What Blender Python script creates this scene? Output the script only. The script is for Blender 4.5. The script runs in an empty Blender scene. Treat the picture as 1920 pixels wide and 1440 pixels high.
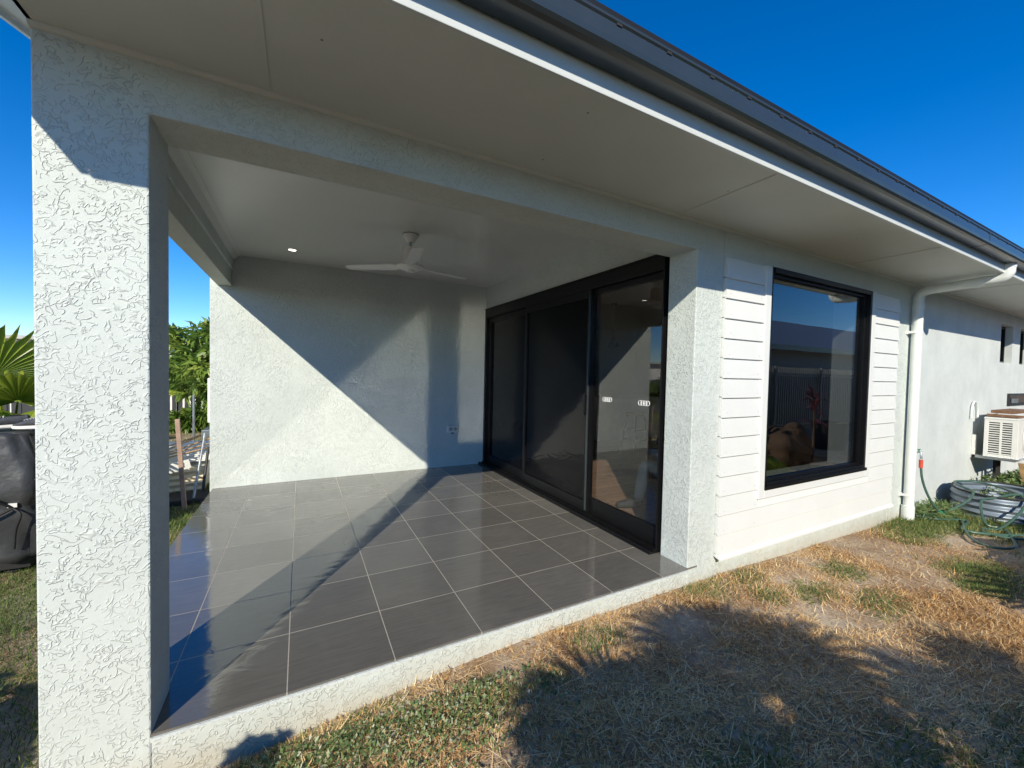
import bpy, bmesh, math, random
import numpy as np
from mathutils import Vector, Matrix
random.seed(7); rng = np.random.default_rng(7)
R = math.radians
SC = bpy.context.scene
COL = SC.collection

# ------------------------------------------------------------------ camera
cam_d = bpy.data.cameras.new('camera'); cam = bpy.data.objects.new('camera', cam_d); COL.objects.link(cam)
cam_d.sensor_width = 36.0; cam_d.sensor_fit = 'HORIZONTAL'; cam_d.lens = 748.87 / 1920 * 36
cam_d.clip_start = 0.02; cam_d.clip_end = 2000
cr = Vector((0.88367499, -0.4676126, 0.02137675)); cu = Vector((-0.0060373, 0.03427793, 0.9993941)); cf = Vector((0.46806202, 0.88326864, -0.02746743))
cam.matrix_world = Matrix(((cr.x, cu.x, -cf.x, 0.4686), (cr.y, cu.y, -cf.y, -1.8394), (cr.z, cu.z, -cf.z, 1.3301), (0, 0, 0, 1)))
SC.camera = cam

# ------------------------------------------------------------------ light
SUN_EL = R(28.0); SUN_AZ = R(35.0)          # light travels towards +Y turned 35 deg to +X
w = bpy.data.worlds.new('World'); SC.world = w; w.use_nodes = True
nt = w.node_tree; bg = nt.nodes['Background']
sky = nt.nodes.new('ShaderNodeTexSky'); sky.sky_type = 'NISHITA'; sky.sun_disc = False
sky.sun_elevation = SUN_EL; sky.sun_rotation = R(180 + 35); sky.air_density = 0.75; sky.dust_density = 0.0; sky.ozone_density = 3.5
hs = nt.nodes.new('ShaderNodeHueSaturation'); hs.inputs['Hue'].default_value = 0.506; hs.inputs['Saturation'].default_value = 1.35; hs.inputs['Value'].default_value = 1.35
nt.links.new(sky.outputs[0], hs.inputs['Color']); nt.links.new(hs.outputs[0], bg.inputs['Color']); bg.inputs['Strength'].default_value = 0.125
sun_d = bpy.data.lights.new('sun', 'SUN'); sun = bpy.data.objects.new('sun', sun_d); COL.objects.link(sun)
sun_d.energy = 5.0; sun_d.angle = R(0.5); sun_d.color = (1.0, 0.92, 0.77)
L = Vector((math.sin(SUN_AZ) * math.cos(SUN_EL), math.cos(SUN_AZ) * math.cos(SUN_EL), -math.sin(SUN_EL)))
sun.rotation_euler = L.to_track_quat('-Z', 'Y').to_euler(); sun.location = (-5, -8, 8)
SC.view_settings.view_transform = 'Standard'; SC.view_settings.look = 'None'; SC.view_settings.gamma = 1
SC.view_settings.exposure = 0.26
SC.cycles.use_denoising = True; SC.cycles.use_adaptive_sampling = False
SC.cycles.max_bounces = 10; SC.cycles.diffuse_bounces = 5; SC.cycles.glossy_bounces = 5; SC.cycles.transparent_max_bounces = 16
SC.cycles.caustics_reflective = True; SC.cycles.blur_glossy = 0.0; SC.cycles.sample_clamp_indirect = 0
SC.cycles.use_guiding = True; SC.cycles.guiding_training_samples = 96; SC.cycles.use_surface_guiding = True; SC.cycles.use_volume_guiding = False

# ------------------------------------------------------------------ material helpers
class NB:
    def __init__(s, name):
        s.m = bpy.data.materials.new(name); s.m.use_nodes = True; s.t = s.m.node_tree; s.n = s.t.nodes
        s.b = s.n['Principled BSDF']; s.out = s.n['Material Output']
        s.tc = s.n.new('ShaderNodeTexCoord')
    def new(s, t, **k):
        x = s.n.new(t)
        for a, v in k.items(): setattr(x, a, v)
        return x
    def lk(s, a, b): s.t.links.new(a, b)
    def setv(s, x, **k):
        for a, v in k.items(): x.inputs[a.replace('_', ' ')].default_value = v
    def map(s, scale=(1, 1, 1), loc=(0, 0, 0), rot=(0, 0, 0)):
        m = s.new('ShaderNodeMapping'); s.lk(s.tc.outputs['Object'], m.inputs['Vector'])
        m.inputs['Scale'].default_value = scale; m.inputs['Location'].default_value = loc; m.inputs['Rotation'].default_value = rot
        return m.outputs[0]
    def noise(s, scale, detail=2, rough=.5, dist=0, vec=None):
        x = s.new('ShaderNodeTexNoise'); s.lk(vec if vec is not None else s.tc.outputs['Object'], x.inputs['Vector'])
        s.setv(x, Scale=scale, Detail=detail, Roughness=rough, Distortion=dist); return x.outputs['Fac']
    def math(s, op, a, b=None, clamp=False):
        x = s.new('ShaderNodeMath', operation=op, use_clamp=clamp)
        for i, v in enumerate((a, b)):
            if v is None: continue
            if isinstance(v, (int, float)): x.inputs[i].default_value = v
            else: s.lk(v, x.inputs[i])
        return x.outputs[0]
    def ramp(s, fac, stops):
        x = s.new('ShaderNodeValToRGB'); s.lk(fac, x.inputs[0]); e = x.color_ramp.elements
        e[0].position, e[0].color = stops[0][0], (*stops[0][1], 1); e[1].position, e[1].color = stops[-1][0], (*stops[-1][1], 1)
        for p, c in stops[1:-1]: k = e.new(p); k.color = (*c, 1)
        return x.outputs[0]
    def mr(s, v, a, b, c=0, d=1):
        x = s.new('ShaderNodeMapRange'); s.lk(v, x.inputs[0])
        for i, q in zip((1, 2, 3, 4), (a, b, c, d)): x.inputs[i].default_value = q
        return x.outputs[0]
    def bump(s, h, strength, dist, normal=None):
        x = s.new('ShaderNodeBump'); s.lk(h, x.inputs['Height']); x.inputs['Strength'].default_value = strength; x.inputs['Distance'].default_value = dist
        if normal is not None: s.lk(normal, x.inputs['Normal'])
        return x.outputs[0]
    def mix(s, fac, a, b):
        x = s.new('ShaderNodeMix', data_type='RGBA')
        if isinstance(fac, (int, float)): x.inputs[0].default_value = fac
        else: s.lk(fac, x.inputs[0])
        for i, v in ((6, a), (7, b)):
            if isinstance(v, tuple): x.inputs[i].default_value = (*v, 1)
            else: s.lk(v, x.inputs[i])
        return x.outputs[2]

def simple(name, col, rough=.5, metal=0, spec=.5, var=.12, vs=6, bump=0, bs=60, bd=.002, coat=0):
    b = NB(name); n = b.noise(vs, 4, .6)
    c0 = tuple(max(0, x * (1 - var)) for x in col); c1 = tuple(min(1, x * (1 + var)) for x in col)
    b.lk(b.ramp(n, [(.3, c0), (.7, c1)]), b.b.inputs['Base Color'])
    b.setv(b.b, Roughness=rough, Metallic=metal); b.b.inputs['Specular IOR Level'].default_value = spec
    if coat: b.b.inputs['Coat Weight'].default_value = coat
    if bump: b.lk(b.bump(b.noise(bs, 3), bump, bd), b.b.inputs['Normal'])
    return b.m

def stucco(name, col, size=1.0, strength=.8, dist=.0035, var=.05, grime=0.0):
    """rolled worm-texture render: thin broken curling strokes"""
    b = NB(name)
    def layer(sc, wd, loc, msc, mthr, dst):
        v = b.map(loc=loc)
        n = b.noise(sc, 1.0, .4, dst, v)
        r = b.math('ABSOLUTE', b.math('SUBTRACT', n, .5))
        r = b.mr(r, 0, wd, 1, 0)
        m = b.mr(b.noise(msc, 1, .5, 0, b.map(loc=(loc[1] + 3, loc[0], loc[2]))), mthr, mthr + .05)
        return b.math('MULTIPLY', r, m)
    l1 = layer(11 * size, .026, (0, 0, 0), 24 * size, .50, 1.2)
    l2 = layer(19 * size, .034, (7.3, 2.1, 4.4), 30 * size, .46, .8)
    l3 = layer(30 * size, .05, (1.7, 9.4, 3.2), 26 * size, .48, .6)
    lo = b.mr(b.noise(3.1, 2, .6), .35, .62, .45, 1.25)
    h = b.math('ADD', b.math('MULTIPLY', lo, b.math('MAXIMUM', l1, b.math('MAXIMUM', l2, l3))), b.math('MULTIPLY', b.noise(16, 2, .5), .9))
    h = b.math('ADD', h, b.math('MULTIPLY', b.noise(170, 3, .7), .22))
    b.lk(b.bump(h, strength, dist), b.b.inputs['Normal'])
    n = b.noise(2.2, 5, .65)
    c0 = tuple(x * (1 - var) for x in col); c1 = tuple(min(1, x * (1 + var)) for x in col)
    c = b.ramp(n, [(.3, c0), (.7, c1)])
    c = b.mix(b.math('MULTIPLY', b.math('MAXIMUM', l1, l2), .14), c, (.30, .31, .28))  # darker colour in the strokes makes up for their weak shading contrast
    if grime:
        sp = b.new('ShaderNodeSeparateXYZ'); b.lk(b.tc.outputs['Object'], sp.inputs[0])
        g = b.mr(b.math('ADD', sp.outputs[2], b.math('MULTIPLY', b.noise(7, 4, .7), .16)), -.10, .05, grime, 0)
        c = b.mix(g, c, (.42, .36, .25))
    b.lk(c, b.b.inputs['Base Color']); b.setv(b.b, Roughness=.62); b.b.inputs['Specular IOR Level'].default_value = .3
    return b.m

WALL = (.55, .595, .565)
M = {}
M['stucco'] = stucco('worm_render', WALL, 1.3, .68, .0038, grime=.6)
M['stucco_fine'] = stucco('fine_render', (.56, .60, .59), 1.7, .6, .0026, var=.09)
M['soffit'] = simple('soffit_paint', (.575, .60, .565), .55, var=.03, vs=3)
M['ceiling'] = simple('ceiling_paint', (.66, .67, .65), .32, var=.02, vs=2, spec=.5)
M['fascia'] = simple('fascia_paint', (.56, .59, .58), .4, var=.03)
M['gutter'] = simple('gutter_metal', (.032, .041, .046), .27, .0, spec=.7, var=.06)
M['roof'] = simple('roof_metal', (.012, .013, .014), .6, .0, spec=.3)
M['white'] = simple('white_paint', (.78, .79, .77), .42, var=.03, vs=4)
M['board'] = simple('board_paint', (.66, .675, .655), .5, var=.025, vs=3, bump=.15, bs=25, bd=.002)
M['pvc'] = simple('pipe_paint', (.66, .69, .66), .4, var=.05)
M['black'] = simple('black_frame', (.005, .005, .0055), .38, var=.2, spec=.3)
M['rubber'] = simple('black_rubber', (.015, .015, .015), .7)
M['offwhite'] = simple('casing_paint', (.66, .66, .61), .45, var=.04)
M['dark'] = simple('dark_void', (.02, .02, .02), .8)
M['cover'] = simple('cover_fabric', (.035, .037, .038), .42, var=.25, vs=5, bump=.4, bs=9, bd=.02, spec=.6)
M['bigbump'] = simple('cover_strap', (.006, .006, .006), .6)
M['rust'] = simple('rusted_plate', (.16, .085, .045), .8, var=.4, vs=18, bump=.3, bs=40)
M['timber'] = simple('raw_timber', (.40, .25, .12), .7, var=.25, vs=14)
M['pinktimber'] = simple('stake_timber', (.34, .23, .17), .7, var=.2, vs=12)
M['galv'] = simple('galvanised_steel', (.36, .40, .43), .3, .75, var=.2, vs=8)
M['bedsteel'] = simple('bed_steel', (.17, .21, .25), .42, .25, var=.18, vs=8)
M['cream'] = simple('cream_sheet', (.66, .58, .42), .5, var=.12)
M['sheetwhite'] = simple('pale_sheet', (.72, .71, .66), .5, var=.1)
M['hose'] = simple('hose_green', (.045, .10, .075), .4, var=.3, vs=3)
M['hosebright'] = simple('hose_bright', (.02, .24, .15), .35, var=.2, vs=3)
M['red'] = simple('red_plastic', (.55, .07, .04), .4)
M['emblem'] = simple('sticker_white', (.82, .82, .82), .4, var=.01)
M['skin'] = simple('skin', (.42, .22, .14), .5, var=.1)
M['khaki'] = simple('cream_cloth', (.55, .50, .38), .8, bump=.4, bs=30, bd=.01)
M['darkcloth'] = simple('dark_cloth', (.03, .035, .04), .8)
M['bluecloth'] = simple('blue_cloth', (.22, .26, .42), .8, bump=.3, bs=25, bd=.01)
M['stone'] = simple('brown_rock', (.11, .065, .035), .9, var=.35, vs=3, bump=.8, bs=8, bd=.03)
M['fence'] = simple('fence_steel', (.03, .032, .035), .5)
M['fencegrey'] = simple('fence_panel', (.20, .21, .20), .5, var=.1)
M['nwall'] = simple('neighbour_wall', (.42, .40, .36), .8)
M['nroof'] = simple('neighbour_roof', (.42, .41, .40), .5)
M['bark'] = simple('bark', (.13, .09, .06), .9, var=.3, vs=12, bump=.8, bs=30, bd=.01)
M['cab'] = simple('kitchen_white', (.55, .55, .53), .35)
M['intwall'] = simple('inside_wall', (.50, .49, .46), .7, var=.02)
M['intceil'] = simple('inside_ceiling', (.55, .50, .46), .7, var=.02)
M['blackmetal'] = simple('black_metal', (.02, .02, .02), .4)
M['brickred'] = simple('red_edging', (.25, .07, .04), .8)

def glass(name, tint, ior, rough=.0, wav=0.0):
    b = NB(name); b.n.remove(b.b)
    tr = b.new('ShaderNodeBsdfTransparent'); tr.inputs[0].default_value = (*tint, 1)
    gl = b.new('ShaderNodeBsdfGlossy'); gl.inputs['Roughness'].default_value = rough
    lw = b.new('ShaderNodeLayerWeight'); lw.inputs['Blend'].default_value = .5
    f0 = ((ior - 1) / (ior + 1)) ** 2
    fr_ = b.math('ADD', b.math('MULTIPLY', b.math('POWER', lw.outputs['Facing'], 4.0), 1 - f0), f0)
    if wav:
        nb = b.bump(b.noise(3, 1), wav, .002); b.lk(nb, gl.inputs['Normal'])
    mx = b.new('ShaderNodeMixShader'); b.lk(fr_, mx.inputs[0]); b.lk(tr.outputs[0], mx.inputs[1]); b.lk(gl.outputs[0], mx.inputs[2])
    b.lk(mx.outputs[0], b.out.inputs[0]); return b.m
M['glass'] = glass('window_glass', (.60, .62, .62), 2.05, .0, .15)
M['doorglass'] = glass('door_glass', (.90, .90, .89), 1.75, .0, .1)
b = NB('screen_glass'); b.setv(b.b, Roughness=.07); b.b.inputs['Base Color'].default_value = (.004, .004, .005, 1)
b.b.inputs['IOR'].default_value = 1.3
b.lk(b.bump(b.noise(7, 2, .5, 1.0, b.map((1, .5, 1.4))), .35, .006), b.b.inputs['Normal']); M['screen'] = b.m

# porch tiles
b = NB('charcoal_tiles')
br = b.new('ShaderNodeTexBrick', offset=0.0, squash=1.0)
b.lk(b.map(loc=(.0055 + 0.003, .019, 0)), br.inputs['Vector'])
br.inputs['Scale'].default_value = 1; br.inputs['Mortar Size'].default_value = .0026; br.inputs['Mortar Smooth'].default_value = .2
br.inputs['Brick Width'].default_value = .4355; br.inputs['Row Height'].default_value = .430; br.inputs['Bias'].default_value = 0
br.inputs['Color1'].default_value = (.116, .111, .102, 1); br.inputs['Color2'].default_value = (.158, .151, .138, 1); br.inputs['Mortar'].default_value = (.38, .34, .28, 1)
st = b.noise(9, 5, .65, .4, b.map((.6, 8, 1)))
col = b.new('ShaderNodeMix', data_type='RGBA', blend_type='MULTIPLY'); col.inputs[0].default_value = 1
b.lk(br.outputs['Color'], col.inputs[6]); b.lk(b.ramp(st, [(.3, (.84, .84, .84)), (.7, (1.14, 1.14, 1.12))]), col.inputs[7])
dust = b.mr(b.noise(1.3, 6, .7, .6), .48, .72, 0, .22)
b.lk(b.mix(dust, col.outputs[2], (.26, .245, .22)), b.b.inputs['Base Color'])
rg = b.math('ADD', b.mr(br.outputs['Fac'], 0, 1, .068, .7), b.mr(b.noise(3.4, 6, .75), .5, .78, 0, .16))
b.lk(rg, b.b.inputs['Roughness']); b.b.inputs['IOR'].default_value = 1.95
wav = b.math('ADD', b.math('MULTIPLY', b.noise(5.5, 2, .5, 1.2, b.map((1, 1.6, 1), rot=(0, 0, .6))), 1.0), b.math('MULTIPLY', st, .10))
h = b.math('SUBTRACT', b.math('MULTIPLY', wav, .5), b.math('MULTIPLY', br.outputs['Fac'], .8))
b.lk(b.bump(h, .55, .0046), b.b.inputs['Normal']); M['tile'] = b.m

# timber floor inside
b = NB('inside_floorboards')
br = b.new('ShaderNodeTexBrick', offset=.4); b.lk(b.map(rot=(0, 0, 0)), br.inputs['Vector'])
br.inputs['Scale'].default_value = 1; br.inputs['Brick Width'].default_value = 1.1; br.inputs['Row Height'].default_value = .11; br.inputs['Mortar Size'].default_value = .002
br.inputs['Color1'].default_value = (.26, .17, .12, 1); br.inputs['Color2'].default_value = (.36, .25, .18, 1); br.inputs['Mortar'].default_value = (.06, .03, .02, 1)
col = b.new('ShaderNodeMix', data_type='RGBA', blend_type='MULTIPLY'); col.inputs[0].default_value = 1
b.lk(br.outputs['Color'], col.inputs[6]); b.lk(b.ramp(b.noise(8, 5, .7, .5, b.map((1, 8, 1))), [(.3, (.55, .5, .5)), (.7, (1.3, 1.25, 1.2))]), col.inputs[7])
b.lk(col.outputs[2], b.b.inputs['Base Color']); b.setv(b.b, Roughness=.4); M['wood'] = b.m

# lawn soil
b = NB('dry_lawn_soil')
n1 = b.noise(1.7, 6, .7, .3); n2 = b.noise(45, 4, .75)
c = b.mix(b.mr(n1, .42, .62), (.36, .245, .15), (.54, .45, .34))
c = b.mix(b.mr(n2, .45, .8, 0, .8), c, (.14, .08, .045))
b.lk(c, b.b.inputs['Base Color']); b.setv(b.b, Roughness=.95); b.b.inputs['Specular IOR Level'].default_value = .1
b.lk(b.bump(b.math('ADD', n2, b.noise(150, 3)), .7, .012), b.b.inputs['Normal']); M['soil'] = b.m

def blade_mat(name, stops, trans=.25, rough=.6):
    b = NB(name); at = b.new('ShaderNodeAttribute', attribute_name='tone')
    c = b.ramp(at.outputs['Fac'], stops); b.lk(c, b.b.inputs['Base Color']); b.setv(b.b, Roughness=rough); b.b.inputs['Specular IOR Level'].default_value = .3 if name != 'dry_straw' else .05
    if trans:
        tl = b.new('ShaderNodeBsdfTranslucent'); b.lk(c, tl.inputs[0]); mx = b.new('ShaderNodeMixShader'); mx.inputs[0].default_value = trans
        b.lk(b.b.outputs[0], mx.inputs[1]); b.lk(tl.outputs[0], mx.inputs[2]); b.lk(mx.outputs[0], b.out.inputs[0])
    return b.m
M['straw'] = blade_mat('dry_straw', [(0, (.17, .075, .028)), (.3, (.52, .29, .115)), (.65, (.80, .55, .26)), (1, (.90, .76, .48))], .1)
M['grass'] = blade_mat('green_grass', [(0, (.05, .10, .025)), (.45, (.13, .20, .05)), (.8, (.26, .30, .09)), (1, (.48, .42, .18))], .3)
M['mango'] = blade_mat('mango_leaf', [(0, (.04, .085, .015)), (.45, (.12, .21, .035)), (.8, (.28, .36, .07)), (1, (.48, .42, .12))], .25, .35)
M['palm'] = blade_mat('fan_palm_leaf', [(0, (.05, .11, .02)), (.45, (.15, .26, .03)), (1, (.50, .52, .07))], .35, .4)
M['weed'] = blade_mat('weed_leaf', [(0, (.08, .14, .05)), (.7, (.22, .30, .11)), (1, (.55, .56, .42))], .3)
M['croton'] = blade_mat('croton_leaf', [(0, (.10, .02, .03)), (1, (.32, .10, .12))], .2)

# ------------------------------------------------------------------ mesh helpers
def link(name, me, mat, parent=None, smooth=False):
    o = bpy.data.objects.new(name, me); COL.objects.link(o)
    if mat is not None and not me.materials: me.materials.append(mat)
    if smooth:
        me.polygons.foreach_set('use_smooth', [True] * len(me.polygons))
        if smooth == 'auto':
            pass
    if parent is not None: o.parent = parent
    return o
def tag(o, label=None, cat=None, group=None, kind=None):
    for k, v in (('label', label), ('category', cat), ('group', group), ('kind', kind)):
        if v: o[k] = v
    return o
def empty(name, loc=(0, 0, 0), rz=0, parent=None):
    o = bpy.data.objects.new(name, None); COL.objects.link(o); o.location = loc; o.rotation_euler = (0, 0, rz)
    o.empty_display_size = .1
    if parent is not None: o.parent = parent
    return o
class MB:
    def __init__(s): s.v = []; s.f = []
    def quad(s, *p):
        i = len(s.v); s.v += [tuple(q) for q in p]; s.f.append(tuple(range(i, i + len(p)))); return s
    def box(s, x0, x1, y0, y1, z0, z1, mat=None):
        i = len(s.v)
        P = [(x0, y0, z0), (x1, y0, z0), (x1, y1, z0), (x0, y1, z0), (x0, y0, z1), (x1, y0, z1), (x1, y1, z1), (x0, y1, z1)]
        if mat is not None: P = [tuple(mat @ Vector(p)) for p in P]
        s.v += P
        s.f += [tuple(i + k for k in q) for q in ((0, 3, 2, 1), (4, 5, 6, 7), (0, 1, 5, 4), (1, 2, 6, 5), (2, 3, 7, 6), (3, 0, 4, 7))]
        return s
    def extrude(s, prof, axis, a0, a1):
        """prof: closed list of 2D points; axis 'x': (y,z) swept in x; 'y': (x,z) swept in y"""
        i = len(s.v); n = len(prof)
        for a in (a0, a1):
            for p in prof: s.v.append((a, p[0], p[1]) if axis == 'x' else (p[0], a, p[1]))
        for k in range(n):
            k2 = (k + 1) % n; s.f.append((i + k, i + k2, i + n + k2, i + n + k))
        s.f.append(tuple(i + k for k in range(n))[::-1]); s.f.append(tuple(i + n + k for k in range(n)))
        return s
    def lathe(s, prof, c, n=32, axis='z'):
        i = len(s.v); m = len(prof)
        for k in range(n):
            a = 2 * math.pi * k / n
            for r, h in prof:
                if axis == 'z': s.v.append((c[0] + r * math.cos(a), c[1] + r * math.sin(a), c[2] + h))
                elif axis == 'x': s.v.append((c[0] + h, c[1] + r * math.cos(a), c[2] + r * math.sin(a)))
                else: s.v.append((c[0] + r * math.cos(a), c[1] + h, c[2] + r * math.sin(a)))
        for k in range(n):
            k2 = (k + 1) % n
            for j in range(m - 1): s.f.append((i + k * m + j, i + k2 * m + j, i + k2 * m + j + 1, i + k * m + j + 1))
        return s
    def tube(s, pts, r, n=10, cap=True):
        pts = [Vector(p) for p in pts]; i = len(s.v); m = len(pts)
        rr = r if isinstance(r, (list, tuple)) else [r] * m
        t = (pts[1] - pts[0]).normalized(); up = Vector((0, 0, 1)) if abs(t.z) < .9 else Vector((1, 0, 0)); u = t.cross(up).normalized()
        for k in range(m):
            t = (pts[min(k + 1, m - 1)] - pts[max(k - 1, 0)]).normalized()
            u = (u - t * u.dot(t)).normalized(); v = t.cross(u)
            for j in range(n):
                a = 2 * math.pi * j / n; s.v.append(tuple(pts[k] + (u * math.cos(a) + v * math.sin(a)) * rr[k]))
        for k in range(m - 1):
            for j in range(n):
                j2 = (j + 1) % n; s.f.append((i + k * n + j, i + k * n + j2, i + (k + 1) * n + j2, i + (k + 1) * n + j))
        if cap: s.f.append(tuple(i + j for j in range(n))[::-1]); s.f.append(tuple(i + (m - 1) * n + j for j in range(n)))
        return s
    def build(s, name, mat, parent=None, smooth=False, bevel=0, loc=None):
        me = bpy.data.meshes.new(name); me.from_pydata(s.v, [], s.f); me.update()
        bm = bmesh.new(); bm.from_mesh(me); bmesh.ops.recalc_face_normals(bm, faces=bm.faces); bm.to_mesh(me); bm.free()
        o = link(name, me, mat, parent)
        if smooth:
            me.polygons.foreach_set('use_smooth', [True] * len(me.polygons))
            try: me.set_sharp_from_angle(angle=R(35))
            except Exception: pass
        if bevel:
            md = o.modifiers.new('bevel', 'BEVEL'); md.width = bevel; md.segments = 2; md.limit_method = 'ANGLE'; md.angle_limit = R(40)
        if loc: o.location = loc
        return o
def spline(pts, n=8):
    P = [Vector(p) for p in pts]; P = [P[0] * 2 - P[1]] + P + [P[-1] * 2 - P[-2]]; out = []
    for i in range(1, len(P) - 2):
        for k in range(n):
            t = k / n; a, b_, c, d = P[i - 1:i + 3]
            out.append(.5 * ((2 * b_) + (c - a) * t + (2 * a - 5 * b_ + 4 * c - d) * t * t + (-a + 3 * b_ - 3 * c + d) * t ** 3))
    out.append(P[-2]); return out
def fast_mesh(name, V, F, tone=None):
    """V (n,3), F (m,k) arrays"""
    me = bpy.data.meshes.new(name); k = F.shape[1]
    me.vertices.add(len(V)); me.vertices.foreach_set('co', V.astype(np.float32).ravel())
    me.loops.add(F.size); me.loops.foreach_set('vertex_index', F.astype(np.int32).ravel())
    me.polygons.add(len(F)); me.polygons.foreach_set('loop_start', (np.arange(len(F)) * k).astype(np.int32))
    if tone is not None:
        at = me.attributes.new('tone', 'FLOAT', 'POINT'); at.data.foreach_set('value', tone.astype(np.float32))
    me.update(calc_edges=True); me.validate(); return me
def blades(pos, h, wd, az, lean, curl, tone, name):
    """each blade: 3 rows of 2 verts (last narrowed)"""
    n = len(pos); t = np.array([0, .55, 1.0])
    d = np.stack([np.cos(az), np.sin(az)], 1); s = np.stack([-np.sin(az + 0.0), np.cos(az)], 1)
    V = np.zeros((n, 6, 3))
    for k in range(3):
        ang = lean + curl * t[k]
        hor = h * t[k] * np.sin(ang); ver = h * t[k] * np.cos(ang)
        c = pos.copy(); c[:, :2] += d * hor[:, None]; c[:, 2] += ver
        wk = wd * (1, .8, .12)[k]
        for q, sg in ((0, -1), (1, 1)):
            V[:, 2 * k + q] = c; V[:, 2 * k + q, :2] += s * (sg * wk * .5)[:, None]
    i = np.arange(n)[:, None] * 6
    F = np.concatenate([i + np.array([0, 1, 3, 2]), i + np.array([2, 3, 5, 4])])
    return fast_mesh(name, V.reshape(-1, 3), F, np.repeat(tone, 6))

# ------------------------------------------------------------------ terrain
def sst(a, b_, x): t = np.clip((x - a) / (b_ - a), 0, 1); return t * t * (3 - 2 * t)
def ground(x, y):
    x = np.asarray(x, float); y = np.asarray(y, float)
    z = -.17 + .055 * np.exp(-((x - 2.5) / 1.5) ** 2 - (y / 1.2) ** 2) - .085 * (1 - sst(-.5, 1.2, x))
    z = z + .012 * np.sin(x * 3.1 + y * 1.3) * np.sin(y * 2.7 - x * .8) + .006 * np.sin(x * 9 + 1.1) * np.sin(y * 8.3)
    return z
def gz(x, y): return float(ground(x, y))
xs = np.concatenate([[-900, -300, -80, -30, -15], np.arange(-9, 14.01, .08), [17, 22, 35, 80, 300, 900]])
ys = np.concatenate([[-900, -300, -80, -30, -14], np.arange(-7, .01, .08), np.arange(.2, 14.1, .25), [17, 22, 35, 80, 300, 900]])
X, Y = np.meshgrid(xs, ys); Z = ground(X, Y)
inside = (X > .3) & (Y > .5) & (Y < 6.5)
Z[inside] = -.45
V = np.stack([X, Y, Z], -1).reshape(-1, 3); nx = len(xs)
ii = (np.arange(len(ys) - 1)[:, None] * nx + np.arange(nx - 1)[None]).ravel()
me = fast_mesh('ground', V, np.stack([ii, ii + 1, ii + nx + 1, ii + nx], 1))
g_o = link('ground', me, M['soil'], smooth=True); tag(g_o, kind='structure')

# green-ness mask: 0 dry .. 1 green
PATCH = [(4.17, -.36, .28), (3.67, -.41, .26), (3.92, -.68, .28), (5.98, -.2, .42), (3.35, -.12, .22), (.75, -.10, .34), (.42, -.12, .36), (2.95, -.08, .32),
         (3.26, -.32, .18), (5.26, -.83, .3), (4.9, -.93, .25), (1.2, -.25, .22), (1.9, -.2, .2), (1.5, -.3, .14), (2.0, -1.0, .3), (2.6, -1.3, .35), (3.2, -1.5, .35), (6.6, -.3, .6), (7.2, -.6, .8), (8.5, -.3, .8), (9.5, -.3, 1.0)]
SAND = [(2.5, -.3, .26), (2.85, -.36, .22), (3.62, -.24, .2), (4.45, -.62, .3), (3.4, -.5, .18), (4.9, -.25, .3)]
def fnoise(x, y, s):
    return (np.sin(x * s * 1.7 + 1.3 * np.sin(y * s * 1.1)) * np.sin(y * s * 1.9 + 1.7 * np.sin(x * s * .7)) + .5 * np.sin(x * s * 4.1 + y * s * 2.2) * np.sin(y * s * 4.7 - x * s)) / 1.5
def green(x, y):
    g = np.zeros_like(x)
    for px, py, r in PATCH: g = np.maximum(g, np.exp(-(((x - px) / r) ** 2 + ((y - py) / (r * .6)) ** 2) * 1.1))
    return g + .22 * fnoise(x, y, 3.3) + .18 * fnoise(x, y, 9.1)
def sand(x, y):
    g = np.zeros_like(x)
    for px, py, r in SAND: g = np.maximum(g, np.exp(-(((x - px) / r) ** 2 + ((y - py) / (r * .5)) ** 2)))
    return g + .12 * fnoise(x, y, 5)
def scatter(n, x0, x1, y0, y1, bias=1.0):
    x = x0 + (x1 - x0) * rng.random(n) ** bias; y = y0 + (y1 - y0) * rng.random(n); return x, y
def on_lawn(x, y): return ~((x > -.42) & (y > -.012) & (y < 3.75)) & ~((y > -.012) & (x > -.42)) & (x > -9)

# dry straw lying on the lawn, one uncountable mass
x1, y1 = scatter(260000, -.3, 4.6, -1.95, .02); x2, y2 = scatter(70000, 4.2, 9.5, -1.3, .02)
x = np.concatenate([x1, x2]); y = np.concatenate([y1, y2])
k = on_lawn(x, y) & (rng.random(len(x)) > sand(x, y) * .97) & (rng.random(len(x)) > .45 * (green(x, y) > .5)) & (rng.random(len(x)) < .50 + .45 * fnoise(x, y, 2.1) + .3 * fnoise(x, y, 6.7))
x, y = x[k], y[k]; n = len(x)
pos = np.stack([x, y, ground(x, y) + .001 + .012 * rng.random(n)], 1)
tone = np.clip(.50 + .27 * rng.standard_normal(n) + .22 * fnoise(x, y, 1.7) + .12 * fnoise(x, y, 7.3), 0, 1)
me = blades(pos, .015 + .045 * rng.random(n) ** 1.5, .0018 + .0026 * rng.random(n) ** 2, rng.random(n) * 6.283, .98 + .62 * rng.random(n) ** .6, .30 * rng.standard_normal(n), tone, 'dry_grass')
o = link('dry_grass', me, M['straw']); tag(o, 'dry straw-coloured grass covering the bare front lawn', 'grass', kind='stuff')

m = 900; x = rng.random(m) * 5 - .1; y = -1.9 * rng.random(m) - .02; lt = blades(np.stack([x, y, ground(x, y) + .012], 1), .08 + .10 * rng.random(m), .0028 + .0012 * rng.random(m), rng.random(m) * 6.283, 1.35 + .2 * rng.random(m), .25 * rng.random(m), .7 + .3 * rng.random(m), 'dry_runners')
o = link('dry_runners', lt, M['straw']); tag(o, 'long pale dead grass runners strewn over the lawn', 'grass', kind='stuff')
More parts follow.
